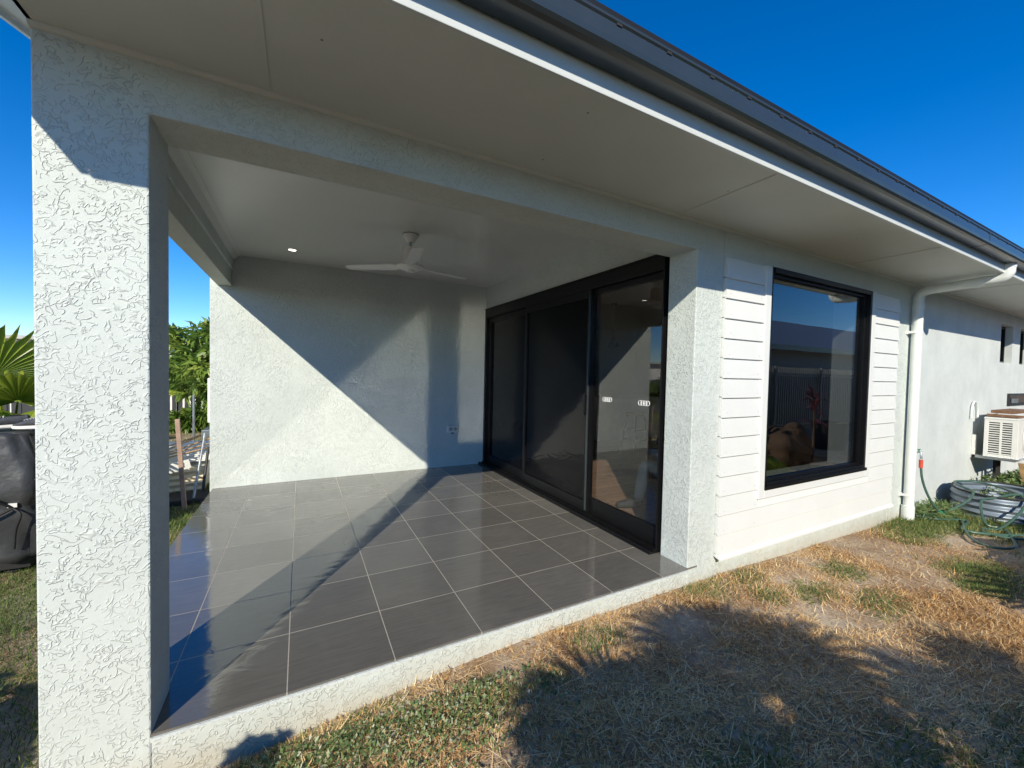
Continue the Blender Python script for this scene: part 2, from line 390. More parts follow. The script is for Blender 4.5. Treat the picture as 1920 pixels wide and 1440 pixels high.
# green grass
def greens(n, x0, x1, y0, y1, thr, hh=(.02, .05), full=False):
    x, y = scatter(n, x0, x1, y0, y1); k = on_lawn(x, y)
    if not full: k &= (green(x, y) + .55 * (rng.random(n) - .5) > thr)
    x, y = x[k], y[k]; m = len(x)
    # gather into tufts
    q = .035; x = x + (np.round(x / q) * q - x) * .5 + .004 * rng.standard_normal(m); y = y + (np.round(y / q) * q - y) * .5
    return x, y, hh[0] + hh[1] * rng.random(m)
parts = [greens(120000, -.3, 4.8, -1.95, -.005, .58, (.012, .038)), greens(110000, 4.6, 9.8, -1.4, -.005, .46, (.02, .055)),
         greens(30000, -6, -.42, .5, 11, 0, (.03, .06), True), greens(26000, -1.6, -.30, -.8, 3.2, 0, (.02, .05), True), greens(14000, -1.4, -.42, 1.5, 5, 0, (.02, .04), True)]
x = np.concatenate([p[0] for p in parts]); y = np.concatenate([p[1] for p in parts]); hh = np.concatenate([p[2] for p in parts]); n = len(x)
k = ~((x > -.42) & (y > -.012)); x, y, hh = x[k], y[k], hh[k]; n = len(x)
pos = np.stack([x, y, ground(x, y)], 1)
me = blades(pos, hh, .0022 + .002 * rng.random(n) + .004 * (y > 3), rng.random(n) * 6.283, .15 + .8 * rng.random(n), .7 * rng.random(n), np.clip(.45 + .25 * rng.standard_normal(n) + .2 * fnoise(x, y, 2.5), 0, 1), 'green_grass')
o = link('green_grass', me, M['grass']); tag(o, 'green grass growing in patches on the lawn', 'grass', kind='stuff')
# small broad-leaf weeds along the slab (uncountable ground cover)
m = 4200; x = .75 + .42 * rng.standard_normal(m); y = -.08 - .22 * np.abs(rng.standard_normal(m)) - .10 * (x - .5)
k = (x > .0) & (x < 1.6) & (y > -1.2); x, y = x[k], y[k]; m = len(x)
c = np.stack([x, y, ground(x, y) + .008 + .035 * rng.random(m)], 1); a = rng.random(m) * 6.283; rr = .005 + .005 * rng.random(m)
u = np.stack([np.cos(a), np.sin(a), .5 * rng.standard_normal(m)], 1); v = np.stack([-np.sin(a), np.cos(a), .5 * rng.standard_normal(m)], 1)
V = np.stack([c - u * rr[:, None], c + v * rr[:, None] * .6, c + u * rr[:, None], c - v * rr[:, None] * .6], 1).reshape(-1, 3)
F = np.arange(m)[:, None] * 4 + np.arange(4)
o = link('ground_weeds', fast_mesh('ground_weeds', V, F, np.repeat(rng.random(m), 4)), M['weed']); tag(o, 'low broad-leaved weeds creeping along the foot of the slab', 'weeds', kind='stuff')

# ------------------------------------------------------------------ the house
W, H, WP, PD, D, CD, ZC, ZS = 2.852, 2.2, .284, .236, 3.498, .262, 2.559, 2.39
XL = -.398
house = empty('house', (0, 0, 0)); tag(house, 'single-storey grey rendered house with open tiled corner patio and dark gutter', 'house')
MB().extrude([(-WP, -.6), (0, -.6), (0, H), (W, H), (W, -.6), (3.135, -.6), (3.135, ZS), (2.9, ZS), (2.9, 2.72), (0, 2.72), (-WP + .1, 2.72), (-WP + .1, ZS), (-WP, ZS)], 'y', 0, .236).build('portal_wall', M['stucco'], house, bevel=.006)
MB().box(XL + .06, -.20, PD, D, 2.217, 2.75).build('side_beam', M['stucco'], house, bevel=.006)
# column to the right of the opening and the wall that carries on
wl = MB()
wl.box(3.135, 6.02, .012, .26, -.6, .037)                         # plinth
wl.box(3.135, 3.67, .012, .26, .037, 2.185); wl.box(5.36, 6.02, .012, .26, .037, 2.185); wl.box(3.67, 5.36, .012, .26, .037, .465)
wl.box(3.1352, 6.02, 0, .26, 2.185, ZS); wl.box(6.02, 6.36, 0, .26, -.6, ZS)
wl.build('front_wall', M['stucco'], house)
fw = MB(); z0, z1 = 1.64, 2.2
fw.box(6.36, 9.52, 0, .26, -.6, ZS); fw.box(9.52, 10.1, 0, .26, -.6, z0); fw.box(9.52, 10.1, 0, .26, z1, ZS)
fw.box(10.1, 10.5, 0, .26, -.6, ZS); fw.box(10.5, 11.1, 0, .26, -.6, z0); fw.box(10.5, 11.1, 0, .26, z1, ZS)
fw.box(11.1, 22, 0, .26, -.6, ZS)
fw.build('side_wing_wall', M['stucco_fine'], house)
bw = MB().box(XL, W + .25, D, D + .24, -.6, 2.75); bw.build('patio_back_wall', M['stucco'], house, bevel=.005)
dw = MB().box(W, W + .25, CD, D, 2.235, 2.75); dw.build('wall_over_door', M['stucco'], house)
MB().box(XL, XL + .24, D + .24, 12, -.6, 2.75).build('outer_side_wall', M['stucco_fine'], house)
MB().box(-.2, W, PD, D, ZC, ZC + .03).build('patio_ceiling', M['ceiling'], house)
cn = MB().extrude([(-.2, ZC), (-.2, ZC - .055), (-.185, ZC - .055), (-.145, ZC - .012), (-.145, ZC)], 'y', PD, D)
cn.extrude([(-.145, ZC), (-.145, ZC - .008), (-.11, ZC - .008), (-.11, ZC)], 'y', PD, D)
cn.build('ceiling_cornice', M['ceiling'], house)
# slab
sl = MB().box(-.002, W + .03, .004, D, -.6, -.012).box(XL + .03, -.002, .25, D, -.6, -.012); sl.build('patio_slab_edge', M['stucco'], house)
tl = MB().box(-.003, W + .1, -.002, D, -.0118, 0).box(XL + .025, -.003, .2361, D, -.0118, 0); tl.build('patio_tiles', M['tile'], house)
# the rim strip under the tiles
MB().box(0.0, W + .0, -.010, .004, -.026, -.0125).build('tile_edge_trim', M['stucco_fine'], house)

# eave
E0 = .64; XG = -.60
sf = MB().box(-WP, 22, -E0, 0, ZS, ZS + .012); sf.build('eave_soffit', M['soffit'], house)
MB().extrude([(0, ZS), (-.018, ZS), (-.016, ZS - .007), (-.008, ZS - .014), (0, ZS - .017)], 'x', -WP, 22).build('soffit_bead', M['soffit'], house)
for xj in (.355, 2.645, 4.9, 7.2, 9.6): MB().box(xj - .006, xj + .006, -E0 + .02, -.03, ZS - .0035, ZS - .0005).build('soffit_joint_strip', M['soffit'], house)
nail_m = simple('nail_head', (.25, .24, .2), .7)
for xx in (.54, .70, .74, 1.5, 1.9, 2.63, 3.4, 4.1):
    for yy in (-.49, -.36, -.10):
        if (xx * 10 + yy * 30) % 3 < .7: MB().lathe([(0, -.0015), (.0045, -.001), (.005, 0)], (xx + .04 * math.sin(9 * yy + xx), yy + .03 * math.sin(xx * 7), ZS - .0003), 8).build('nail_head', nail_m, house)
FX0 = XG
MB().extrude([(-E0, ZS - .022), (-E0 - .016, ZS - .022), (-E0 - .016, ZS + .17), (-E0, ZS + .17)], 'x', FX0, 22).build('fascia_board', M['fascia'], house, bevel=.002)
MB().extrude([(-E0 + .0005, ZS - .012), (-E0 + .02, ZS - .004), (-E0 + .02, ZS - .0005), (-E0 + .0005, ZS - .0005)], 'x', -WP, 22).build('fascia_lip', M['white'], house)
# quad gutter
yo, yi, zb_, zt = -.762, -E0 - .0165, 2.446, 2.548
prof = [(yi, zb_ + .006), (yi - .01, zb_), (yo + .03, zb_), (yo + .014, zb_ + .004), (yo + .004, zb_ + .014), (yo, zb_ + .03), (yo, zt - .028), (yo + .004, zt - .024), (yo + .004, zt - .018), (yo - .002, zt - .012), (yo - .002, zt - .003), (yo + .002, zt), (yo + .010, zt),
        (yo + .012, zt - .006), (yo + .008, zt - .02), (yo + .006, zb_ + .032), (yo + .02, zb_ + .01), (yi - .01, zb_ + .006), (yi, zb_ + .01)]
g = MB().extrude(prof, 'x', XG - .03, 22); gut = g.build('gutter', M['gutter'], house)
gs0 = MB().box(0, .024, yo - .0012, yo + .001, zt - .023, zt - .014).build('overflow_slot', M['dark'], gut); gs0.location.x = -.3
for i in range(1, 60): g_ = gs0.copy(); COL.objects.link(g_); g_.parent = gut; g_.location.x = -.3 + i * .245
gj = MB().extrude([(yi, zb_ - .002), (yo + .03, zb_ - .002), (yo + .013, zb_ + .003), (yo - .002, zb_ + .03), (yo - .0025, zt - .026), (yo - .0005, zt - .026), (yo + .002, zb_ + .03), (yi, zb_ + .001)], 'x', 5.35, 5.358)
gj.build('gutter_joint', M['gutter'], gut)
# roof: 16 degree metal skillion, gable at the left
tp = math.tan(R(16)); ry0 = -.735; rz0 = 2.568
def rz(y): return rz0 + (y - ry0) * tp
rf = MB().extrude([(ry0, rz(ry0)), (5.5, rz(5.5)), (12.0, rz(5.5) - 6.5 * tp), (12.0, rz(5.5) - 6.5 * tp + .03), (5.5, rz(5.5) + .03), (ry0, rz(ry0) + .028)], 'x', XG - .02, 22)
rf.build('roof', M['roof'], house)
# raked gable soffit, barge board
def slab_rake(x0, x1, dz0, dz1): return MB().extrude([(-E0, 2.39 + dz0), (5.5, 2.39 + dz0 + (5.5 + E0) * tp), (5.5, 2.39 + dz1 + (5.5 + E0) * tp), (-E0, 2.39 + dz1)], 'x', x0, x1)
slab_rake(XG, -WP - .0, 0.0, .012).build('gable_soffit', M['fascia'], house)
slab_rake(XG - .018, XG, -.022, .17).build('barge_board', M['fascia'], house)
MB().extrude([(-E0, ZS), (0, ZS), (0, 2.39 + E0 * tp), (-E0, 2.391)], 'x', -WP, -WP + .012).build('eave_end_panel', M['soffit'], house)
MB().extrude([(0, ZS), (5.5, ZS), (5.5, 2.39 + 6.1 * tp), (0, 2.39 + E0 * tp)], 'x', -WP + .001, -WP + .1).build('gable_wall', M['stucco_fine'], house)
MB().box(-WP + .1, 22, 5.9, 6.0, 2.7, 4.2).build('roof_space_wall', M['dark'], house)

# weatherboards
cl = empty('weatherboard_cladding', (0, 0, 0), parent=house)
def board(x0, x1, z, top=None):
    h = .143; p0, p1 = -.030, -.016
    zt_ = z + h if top is None else top
    return [(p0, z - .002), (p0 + .002 if top is None else p0 + .002, z - .004), (-.010, z - .004), (-.010, z + .006), (.011, z + .006), (.011, zt_), (p1 + (0 if top is None else 0), zt_)], x0, x1
bd = MB()
for i in range(15):
    z = .045 + .1427 * i
    if i < 2: rs = [(3.14, 6.0)]
    elif i == 2: rs = [(3.14, 3.598), (5.432, 6.0)]
    else: rs = [(3.14, 3.598), (5.432, 6.0)]
    for a, c_ in rs: pr, x0, x1 = board(a, c_, z); bd.extrude(pr, 'x', x0, x1)
    if i == 2: pr, x0, x1 = board(3.598, 5.432, z, .392); bd.extrude(pr, 'x', x0, x1)
bd.build('weatherboard', M['board'], cl)
tr = MB()
tr.box(3.598, 3.672, -.036, .011, .392, 2.19); tr.box(5.358, 5.432, -.036, .011, .392, 2.19); tr.box(3.672, 5.358, -.036, .011, .392, .462)
tr.build('window_trim', M['board'], cl, bevel=.003)
MB().extrude([(.011, .046), (-.028, .040), (-.046, .018), (-.046, .006), (-.040, .006), (-.036, .016), (.0115, .03)], 'x', 3.138, 6.005).build('base_flashing', M['board'], cl)
MB().box(6.0, 6.02, -.012, .011, .037, 2.19).build('corner_trim', M['board'], cl)

nh0 = MB().lathe([(0, -.0012), (.0035, -.0008), (.004, 0)], (0, 0, 0), 8, 'y').build('nail_head', simple('filled_nail', (.50, .50, .46), .6), cl)
nh0.location = (3.19, -.0265, .09)
for i in range(15):
    for xn in (3.19, 3.56, 5.47, 5.95):
        if i or xn > 3.19: q_ = nh0.copy(); COL.objects.link(q_); q_.parent = cl; q_.location = (xn + .01 * math.sin(i * 5 + xn), -.0285, .075 + .1427 * i + .004 * math.sin(i * 3))
# big window
wn = empty('picture_window', (0, 0, 0), parent=house)
fr = MB()
a0, a1, c0, c1 = 3.672, 5.358, .462, 2.195
YB = .058
fr.box(a0, a0 + .028, -.030, YB, c0, c1).box(a0 + .028, a0 + .045, .004, YB, c0, c1); fr.box(a1 - .032, a1, -.030, YB, c0, c1)
fr.box(a0 + .045, a1 - .032, -.030, YB, c1 - .04, c1); fr.box(a0 + .045, a1 - .032, -.030, YB, c0, c0 + .045)
fr.box(a0, a1, -.046, -.0305, c0 - .004, c0 + .022)
fr.box(a0 + .045, a1 - .032, .004, .05, c0 + .045, c0 + .068); fr.box(a1 - .058, a1 - .032, .004, .05, c0 + .068, c1 - .04); fr.box(a0 + .045, a0 + .058, .004, .05, c0 + .068, c1 - .04); fr.box(a0 + .058, a1 - .058, .004, .05, c1 - .062, c1 - .04)
fr.build('frame', M['black'], wn, bevel=.0015)
MB().box(a0 + .058, a1 - .058, .026, .030, c0 + .068, c1 - .062).build('pane', M['glass'], wn)
MB().box(a0 - .001, a0 + .02, .0585, .28, c0, c1).box(a1 - .02, a1 + .001, .0585, .28, c0, c1).box(a0 + .02, a1 - .02, .0585, .28, c0 - .01, c0 + .02).build('inner_reveal', M['white'], wn)

# narrow windows in the far wing
for (x0, x1) in ((9.52, 10.1), (10.5, 11.1)):
    nw = empty('narrow_window', (0, 0, 0), parent=house)
    MB().box(x0, x0 + .03, .075, .115, z0, z1).box(x1 - .03, x1, .075, .115, z0, z1).box(x0 + .03, x1 - .03, .075, .115, z0, z0 + .03).box(x0 + .03, x1 - .03, .075, .115, z1 - .03, z1).build('frame', M['black'], nw)
    MB().box(x0 + .03, x1 - .03, .093, .097, z0 + .03, z1 - .03).build('pane', M['glass'], nw)
kw = empty('kitchen_window', (0, 0, 0), parent=house)
MB().box(9.97, 10.9, -.03, .0, 1.0, 1.03).box(9.97, 10.9, -.03, 0, 1.15, 1.18).box(9.97, 10.0, -.03, 0, 1.03, 1.15).build('frame', M['blackmetal'], kw)
MB().box(10.0, 10.9, -.012, -.008, 1.03, 1.15).build('pane', M['screen'], kw)
MB().box(10.03, 10.3, -.05, -.031, 1.035, 1.10).build('louvre', M['galv'], kw)

# sliding doors: plane X = W, from Y .272 to 3.498
sd = empty('sliding_door', (0, 0, 0), parent=house)
fx0, fx1 = W - .018, W + .10
f = MB()
f.box(fx0, fx1, CD, D - .0, 2.12, 2.235)                       # head
f.box(fx0 - .012, fx1, CD, D, 2.235, 2.243)
f.box(fx0, fx1, D - .05, D, .035, 2.12); f.box(fx0, fx1, CD, CD + .010, .035, 2.12)
f.build('frame', M['black'], sd, bevel=.002)
MB().box(W - .085, W + .1, CD, D, .0005, .018).box(W - .03, W + .1, CD, D, .018, .036).box(W - .082, W - .074, CD, D, .018, .03).build('track', M['black'], sd, bevel=.001)
def sash(x, y0, y1, name, pane_mat, st=.06, bot=.14, top=.07, st0=None):
    st0 = st0 or st
    s = MB(); zb2, zt2 = .037, 2.119
    s.box(x, x + .038, y0, y0 + st0, zb2, zt2).box(x, x + .038, y1 - st, y1, zb2, zt2).box(x, x + .038, y0 + st0, y1 - st, zb2, zb2 + bot).box(x, x + .038, y0 + st0, y1 - st, zt2 - top, zt2)
    s.build(name, M['black'], sd, bevel=.003)
    MB().box(x + .017, x + .021, y0 + st0, y1 - st, zb2 + bot, zt2 - top).build('pane' if pane_mat is M['doorglass'] else 'screen_pane', pane_mat, sd)
sash(W + .02, .2725, 1.165, 'sash', M['doorglass'], st=.06, st0=.025, top=.05)
sash(W - .012, 1.105, 2.335, 'screen_sash', M['screen'], st=.05, bot=.10)
sash(W + .03, 2.26, D - .05, 'screen_sash', M['screen'], st=.05, bot=.10)
MB().box(W - .05, W - .0125, 1.12, 1.14, .95, 1.15).build('handle', M['black'], sd, bevel=.004)
MB().box(W - .03, W - .013, 1.106, 1.113, .06, 2.1).build('edge_trim', M['gutter'], sd)
def torus(mb, c, r, q, n=28):
    pts = [Vector((c[0], c[1] + r * math.cos(2 * math.pi * k / n), c[2] + r * 1.0 * math.sin(2 * math.pi * k / n))) for k in range(n + 1)]
    mb.tube(pts, q, 6, cap=False)
for yc in (.475, .905):
    e = MB()
    for k in range(4): torus(e, (W + .0355 + .0005 * (k % 2), yc + (k - 1.5) * .027, 1.112), .019, .0026)
    e.build('ring_emblem', M['emblem'], sd, smooth=True)

# downpipe
XP, YP = 6.33, -.062
dp = empty('downpipe', (0, 0, 0), parent=house)
path = [(XP, YP, -.02), (XP, YP, 2.15), (XP, YP - .004, 2.235), (XP, YP - .025, 2.275), (XP, YP - .07, 2.297), (XP, YP - .14, 2.303), (XP, -.46, 2.315), (XP, -.54, 2.318), (XP, -.60, 2.322), (XP, -.645, 2.337), (XP, -.668, 2.367), (XP, -.673, 2.40), (XP, -.673, 2.43), (XP, -.673, 2.4465)]
MB().tube(path[:1] + spline(path[1:], 8), .045, 24).build('pipe', M['pvc'], dp, smooth=True)
for p0, p1 in (((XP, YP, 2.10), (XP, YP, 2.16)), ((XP, -.47, 2.3155), (XP, -.53, 2.3178)), ((XP, -.673, 2.415), (XP, -.673, 2.4462))): MB().tube([p0, p1], .049, 24).build('pipe_collar', M['pvc'], dp, smooth=True)
MB().tube([(XP - .02, YP, -.35), (XP - .012, YP, -.02)], .055, 20).build('pipe_shoe', M['pvc'], dp, smooth=True)
for z in (.1, 1.86):
    MB().lathe([(.046, -.014), (.048, -.014), (.048, .014), (.046, .014)], (XP, YP, z), 24).box(XP - .075, XP - .045, -.064, -.0, z - .012, z + .012).box(XP - .09, XP - .045, -.014, -.001, z - .02, z + .02).build('pipe_bracket', M['pvc'], dp, smooth=True)

# interior
MB().box(W + .1, 8.5, .26, 6.2, -.05, 0.0).build('inside_floor', M['wood'], house)
MB().box(W + .25, 8.5, .26, 6.2, 2.5, 2.56).build('inside_ceiling', M['intceil'], house)
iw = MB().box(8.5, 8.6, .26, 6.2, -.05, 2.56).box(W + .25, 8.5, 6.2, 6.3, -.05, 2.56).box(W + .01, W + .25, D + .24, 6.2, -.05, 2.56)
iw.build('inside_wall', M['intwall'], house)
MB().box(W + .101, W + .25, CD, D, 2.13, 2.2345).box(W + .1, 3.67, .2601, .27, 0, 2.5).build('door_lining', M['intwall'], house)

# ------------------------------------------------------------------ patio things
fan = empty('ceiling_fan', (1.34, 1.819, 2.559)); tag(fan, 'white three-bladed ceiling fan hanging under the patio ceiling', 'ceiling fan')
MB().lathe([(0, 0), (.068, 0), (.068, -.006), (.04, -.062), (.03, -.07), (0, -.07)], (0, 0, 0), 32).build('canopy', M['white'], fan, smooth=True)
MB().lathe([(.066, -.0005), (.071, -.0005), (.071, -.0045), (.0685, -.0045)], (0, 0, 0), 32).build('canopy_seal', M['dark'], fan, smooth=True)
MB().tube([(0, 0, -.06), (0, 0, -.14)], .013, 14).build('down_rod', M['galv'], fan, smooth=True)
hs_ = MB().lathe([(0, -.115), (.066, -.122), (.069, -.135), (.069, -.255), (.064, -.264), (0, -.264)], (0, 0, 0), 36)
hs_.build('motor_housing', M['white'], fan, smooth=True)
MB().lathe([(0, -.268), (.095, -.268), (.118, -.28), (.118, -.294), (.08, -.315), (.04, -.32), (.034, -.335), (0, -.337)], (0, 0, 0), 40).build('hub', M['white'], fan, smooth=True)
for k, aa in enumerate((146, 16, 262)):
    a = R(aa); bl = MB(); N = 12
    prof_pts = []
    for i in range(N + 1):
        t = i / N; r = .10 + .50 * t; wdt = .030 + .030 * min(1, t * 6) - .012 * t; tw = R(14) * (1 - .5 * t)
        if t > .97: wdt *= .8
        for sgn in (-1, 1):
            for dz in (-.003, .003):
                off = sgn * wdt; prof_pts.append((r * math.cos(a) - off * math.cos(tw) * math.sin(a), r * math.sin(a) + off * math.cos(tw) * math.cos(a), -.288 + dz + off * math.sin(tw)))
    bl.v = prof_pts
    for i in range(N):
        q = i * 4; bl.f += [(q, q + 4, q + 6, q + 2), (q + 1, q + 3, q + 7, q + 5), (q, q + 1, q + 5, q + 4), (q + 2, q + 6, q + 7, q + 3)]
    bl.f += [(0, 2, 3, 1), (N * 4, N * 4 + 1, N * 4 + 3, N * 4 + 2)]
    bl.build('blade', M['white'], fan)
dl = empty('downlight', (.385, 2.926, ZC)); tag(dl, 'small round lit downlight in the patio ceiling', 'light')
MB().lathe([(.034, -.001), (.036, -.006), (.046, -.006), (.05, 0)], (0, 0, 0), 28).build('trim_ring', M['white'], dl, smooth=True)
em = NB('lit_lens'); em.b.inputs['Emission Color'].default_value = (1, .93, .78, 1); em.b.inputs['Emission Strength'].default_value = 6; em.b.inputs['Base Color'].default_value = (.9, .9, .85, 1)
MB().lathe([(0, -.004), (.035, -.004), (.035, -.001), (0, -.001)], (0, 0, 0), 28).build('lens', em.m, dl)

ol = empty('power_outlet', (2.357, D, .53)); tag(ol, 'cream weatherproof double power outlet on the patio back wall', 'power outlet')
MB().box(-.078, .078, -.045, 0, -.05, .05).build('housing', M['offwhite'], ol, bevel=.008)
for sx in (-.034, .034):
    MB().lathe([(0, -.052), (.022, -.052), (.026, -.046)], (sx, 0, .0), 20, 'y').build('socket_face', simple('socket_grey', (.32, .31, .28), .5), ol)
MB().box(-.05, .05, -.06, -.0455, .034, .046).build('hood', M['offwhite'], ol, bevel=.003)
MB().tube([(-.0, -.02, -.052), (0, -.02, -.066)], .018, 12).build('gland', M['rubber'], ol)

# ------------------------------------------------------------------ inside things
def stool(x, y, label):
    t = empty('bar_stool', (x, y, 0)); tag(t, label, 'stool')
    MB().lathe([(0, .66), (.15, .66), (.165, .68), (.165, .69), (.15, .70), (0, .70)], (0, 0, 0), 28).build('seat', M['timber'], t, smooth=True)
    for sx, sy in ((1, 1), (1, -1), (-1, 1), (-1, -1)): MB().tube([(sx * .10, sy * .10, .66), (sx * .17, sy * .17, 0)], .014, 10).build('leg', M['blackmetal'], t, smooth=True)
    for z, r in ((.25, .147), (.42, .127)):
        MB().tube([(r, r, z), (-r, r, z), (-r, -r, z), (r, -r, z), (r, r, z)], .008, 8).build('stretcher', M['blackmetal'], t)
    return t
stool(5.5, 3.15, 'black metal bar stool with wooden seat behind the clear door glass')
kb = empty('kitchen_bench', (6.3, 4.3, 0)); tag(kb, 'white kitchen bench with cupboards inside the house', 'kitchen bench')
MB().box(-.9, 1.2, -.35, .35, .1, .88).build('cabinet', M['cab'], kb, bevel=.004)
MB().box(-.95, 1.25, -.42, .38, .881, .92).build('benchtop', M['intwall'], kb, bevel=.004)
wc = empty('wall_cupboard', (6.2, 6.0, 1.5)); tag(wc, 'white wall cupboard hung on the kitchen wall indoors', 'cupboard')
MB().box(-1.3, .9, -.1, .2, 0, .55).build('carcass', M['cab'], wc)
for i in range(4): MB().box(-1.28 + i * .54, -1.28 + i * .54 + .53, -.118, -.1005, .01, .54).build('door', M['cab'] if i != 2 else M['dark'], wc, bevel=.003)
pl = empty('pendant_lamp', (5.0, 3.2, 2.5)); tag(pl, 'black pendant lamp hanging over the bench inside the house', 'lamp')
MB().tube([(0, 0, 0), (0, 0, -.02)], .05, 20).build('canopy', M['blackmetal'], pl); MB().tube([(0, 0, -.02), (0, 0, -.55)], .006, 8).build('cord', M['blackmetal'], pl)
MB().lathe([(.012, -.53), (.02, -.56), (.09, -.68), (.095, -.70), (.088, -.70), (.015, -.565)], (0, 0, 0), 28).build('shade', M['blackmetal'], pl, smooth=True)
plb = tag(MB().tube([(7.4, 5.8, .05), (7.4, 5.8, .4)], .1, 16).build('waste_bin', M['darkcloth']), 'dark waste bin by the kitchen wall indoors', 'bin')

def skin_body(name, mat, verts, edges, rad, parent=None, root=0, sub=2):
    me = bpy.data.meshes.new(name); me.from_pydata(verts, edges, []); me.update()
    o = link(name, me, mat, parent)
    sk = o.modifiers.new('skin', 'SKIN'); sk.use_smooth_shade = True
    lay = me.skin_vertices[0] if me.skin_vertices else None
    if lay is None:
        bm = bmesh.new(); bm.from_mesh(me); bm.verts.layers.skin.verify(); bm.to_mesh(me); bm.free(); lay = me.skin_vertices[0]
    for i, r in enumerate(rad):
        rr = r if isinstance(r, tuple) else (r, r); lay.data[i].radius = rr; lay.data[i].use_root = (i == root)
    sb = o.modifiers.new('sub', 'SUBSURF'); sb.levels = sb.render_levels = sub
    return o
def figure(name, J, mats, label, cat='person', parent=None):
    """J: dict of joints. builds body + clothing-coloured parts"""
    t = empty(name, J['pelvis'][:2] + (0,)); tag(t, label, cat); ox, oy = J['pelvis'][:2]
    def L_(p): return (p[0] - ox, p[1] - oy, p[2])
    order = ['pelvis', 'chest', 'neck', 'head', 'crown', 'shl', 'ell', 'wrl', 'shr', 'elr', 'wrr', 'hipl', 'knl', 'anl', 'tol', 'hipr', 'knr', 'anr', 'tor']
    rad = [(.13, .11), (.15, .105), .05, .082, .065, .055, .04, .028, .055, .04, .028, .085, .055, .036, .028, .085, .055, .036, .028]
    ix = {k: i for i, k in enumerate(order)}
    E_ = [('pelvis', 'chest'), ('chest', 'neck'), ('neck', 'head'), ('head', 'crown'), ('chest', 'shl'), ('shl', 'ell'), ('ell', 'wrl'), ('chest', 'shr'), ('shr', 'elr'), ('elr', 'wrr'),
          ('pelvis', 'hipl'), ('hipl', 'knl'), ('knl', 'anl'), ('anl', 'tol'), ('pelvis', 'hipr'), ('hipr', 'knr'), ('knr', 'anr'), ('anr', 'tor')]
    vs = [L_(J[k]) for k in order]; es = [(ix[a], ix[b_]) for a, b_ in E_]
    # fingers as further chains on each wrist
    for side in 'lr':
        wv = Vector(L_(J['wr' + side])); fd = Vector(J['hand' + side]).normalized(); sd_ = Vector(J['palm' + side]).normalized()
        palm = wv + fd * .07; vs.append(tuple(palm)); rad.append((.034, .016)); pi = len(vs) - 1; es.append((ix['wr' + side], pi))
        for k, (off, ln) in enumerate(((-.027, .062), (-.009, .074), (.009, .070), (.027, .054))):
            p1 = palm + sd_ * off + fd * .035; p2 = p1 + (fd * .8 + fd.cross(sd_) * .5) * ln * .5; p3 = p2 + (fd * .4 + fd.cross(sd_) * .8) * ln * .5
            i0 = len(vs); vs += [tuple(p1), tuple(p2), tuple(p3)]; rad += [.009, .008, .007]; es += [(pi, i0), (i0, i0 + 1), (i0 + 1, i0 + 2)]
        th = wv + fd * .03 + sd_ * -.035; i0 = len(vs); vs += [tuple(th), tuple(th + fd * .04 - sd_ * .015)]; rad += [.011, .008]; es += [(pi, i0), (i0, i0 + 1)]
    skin_body('body', M['skin'], vs, es, rad, t)
    def cloth(nm, mat, keys, edges, grow, extra=0):
        kv = [L_(J[k]) if isinstance(k, str) else L_(k) for k in keys]
        rr = []
        for k in keys:
            r = rad[ix[k]] if isinstance(k, str) else .05
            r = r if isinstance(r, tuple) else (r, r); rr.append((r[0] * grow + .008, r[1] * grow + .008))
        return skin_body(nm, mat, kv, edges, rr, t)
    cloth('trousers', mats[0], ['pelvis', 'hipl', 'knl', 'anl', 'hipr', 'knr', 'anr'], [(0, 1), (1, 2), (2, 3), (0, 4), (4, 5), (5, 6)], 1.14)
    cloth('shirt', mats[1], ['pelvis', 'chest', 'shl', 'ell', 'shr', 'elr', 'neck'], [(0, 1), (1, 2), (2, 3), (1, 4), (4, 5), (1, 6)], 1.10)
    for s_ in 'lr':
        a_, b_ = Vector(L_(J['an' + s_])), Vector(L_(J['to' + s_]))
        skin_body('shoe', mats[2], [tuple(a_ + (a_ - b_) * .25 + Vector((0, 0, -.02))), tuple((a_ + b_) / 2), tuple(b_ + (b_ - a_) * .12)], [(0, 1), (1, 2)], [(.048, .05), (.05, .042), (.042, .03)], t)
    h = Vector(L_(J['head'])); c_ = Vector(L_(J['crown'])); up = (c_ - h).normalized(); fw_ = Vector(J['face']).normalized(); rt = fw_.cross(up).normalized()
    hr = MB()
    n1, n2 = 14, 20; ctr = h + up * .035 - fw_ * .012
    for i in range(n1):
        th = math.pi * .62 * i / (n1 - 1)
        for j in range(n2):
            ph = 2 * math.pi * j / n2; rr_ = .098
            d_ = up * math.cos(th) + (rt * math.cos(ph) + fw_ * math.sin(ph)) * math.sin(th)
            k_ = 1 if (d_.dot(fw_) < .45 or d_.dot(up) > .45) else .72
            hr.v.append(tuple(ctr + d_ * rr_ * k_))
    for i in range(n1 - 1):
        for j in range(n2): hr.f.append((i * n2 + j, i * n2 + (j + 1) % n2, (i + 1) * n2 + (j + 1) % n2, (i + 1) * n2 + j))
    hr.build('hair', M['darkcloth'], t, smooth=True)
    for sx in (-.03, .03): MB().lathe([(0, .008), (.006, .006), (.009, 0)], tuple(h + fw_ * .078 + rt * sx + up * .01), 10).build('eye', M['darkcloth'], t)
    fn = MB(); nb_ = h + fw_ * .08 - up * .01; fn.tube([nb_ + up * .025, nb_ + fw_ * .018 - up * .012, nb_ - up * .02], [.006, .012, .006], 8); fn.build('nose', M['skin'], t, smooth=True)
    return t
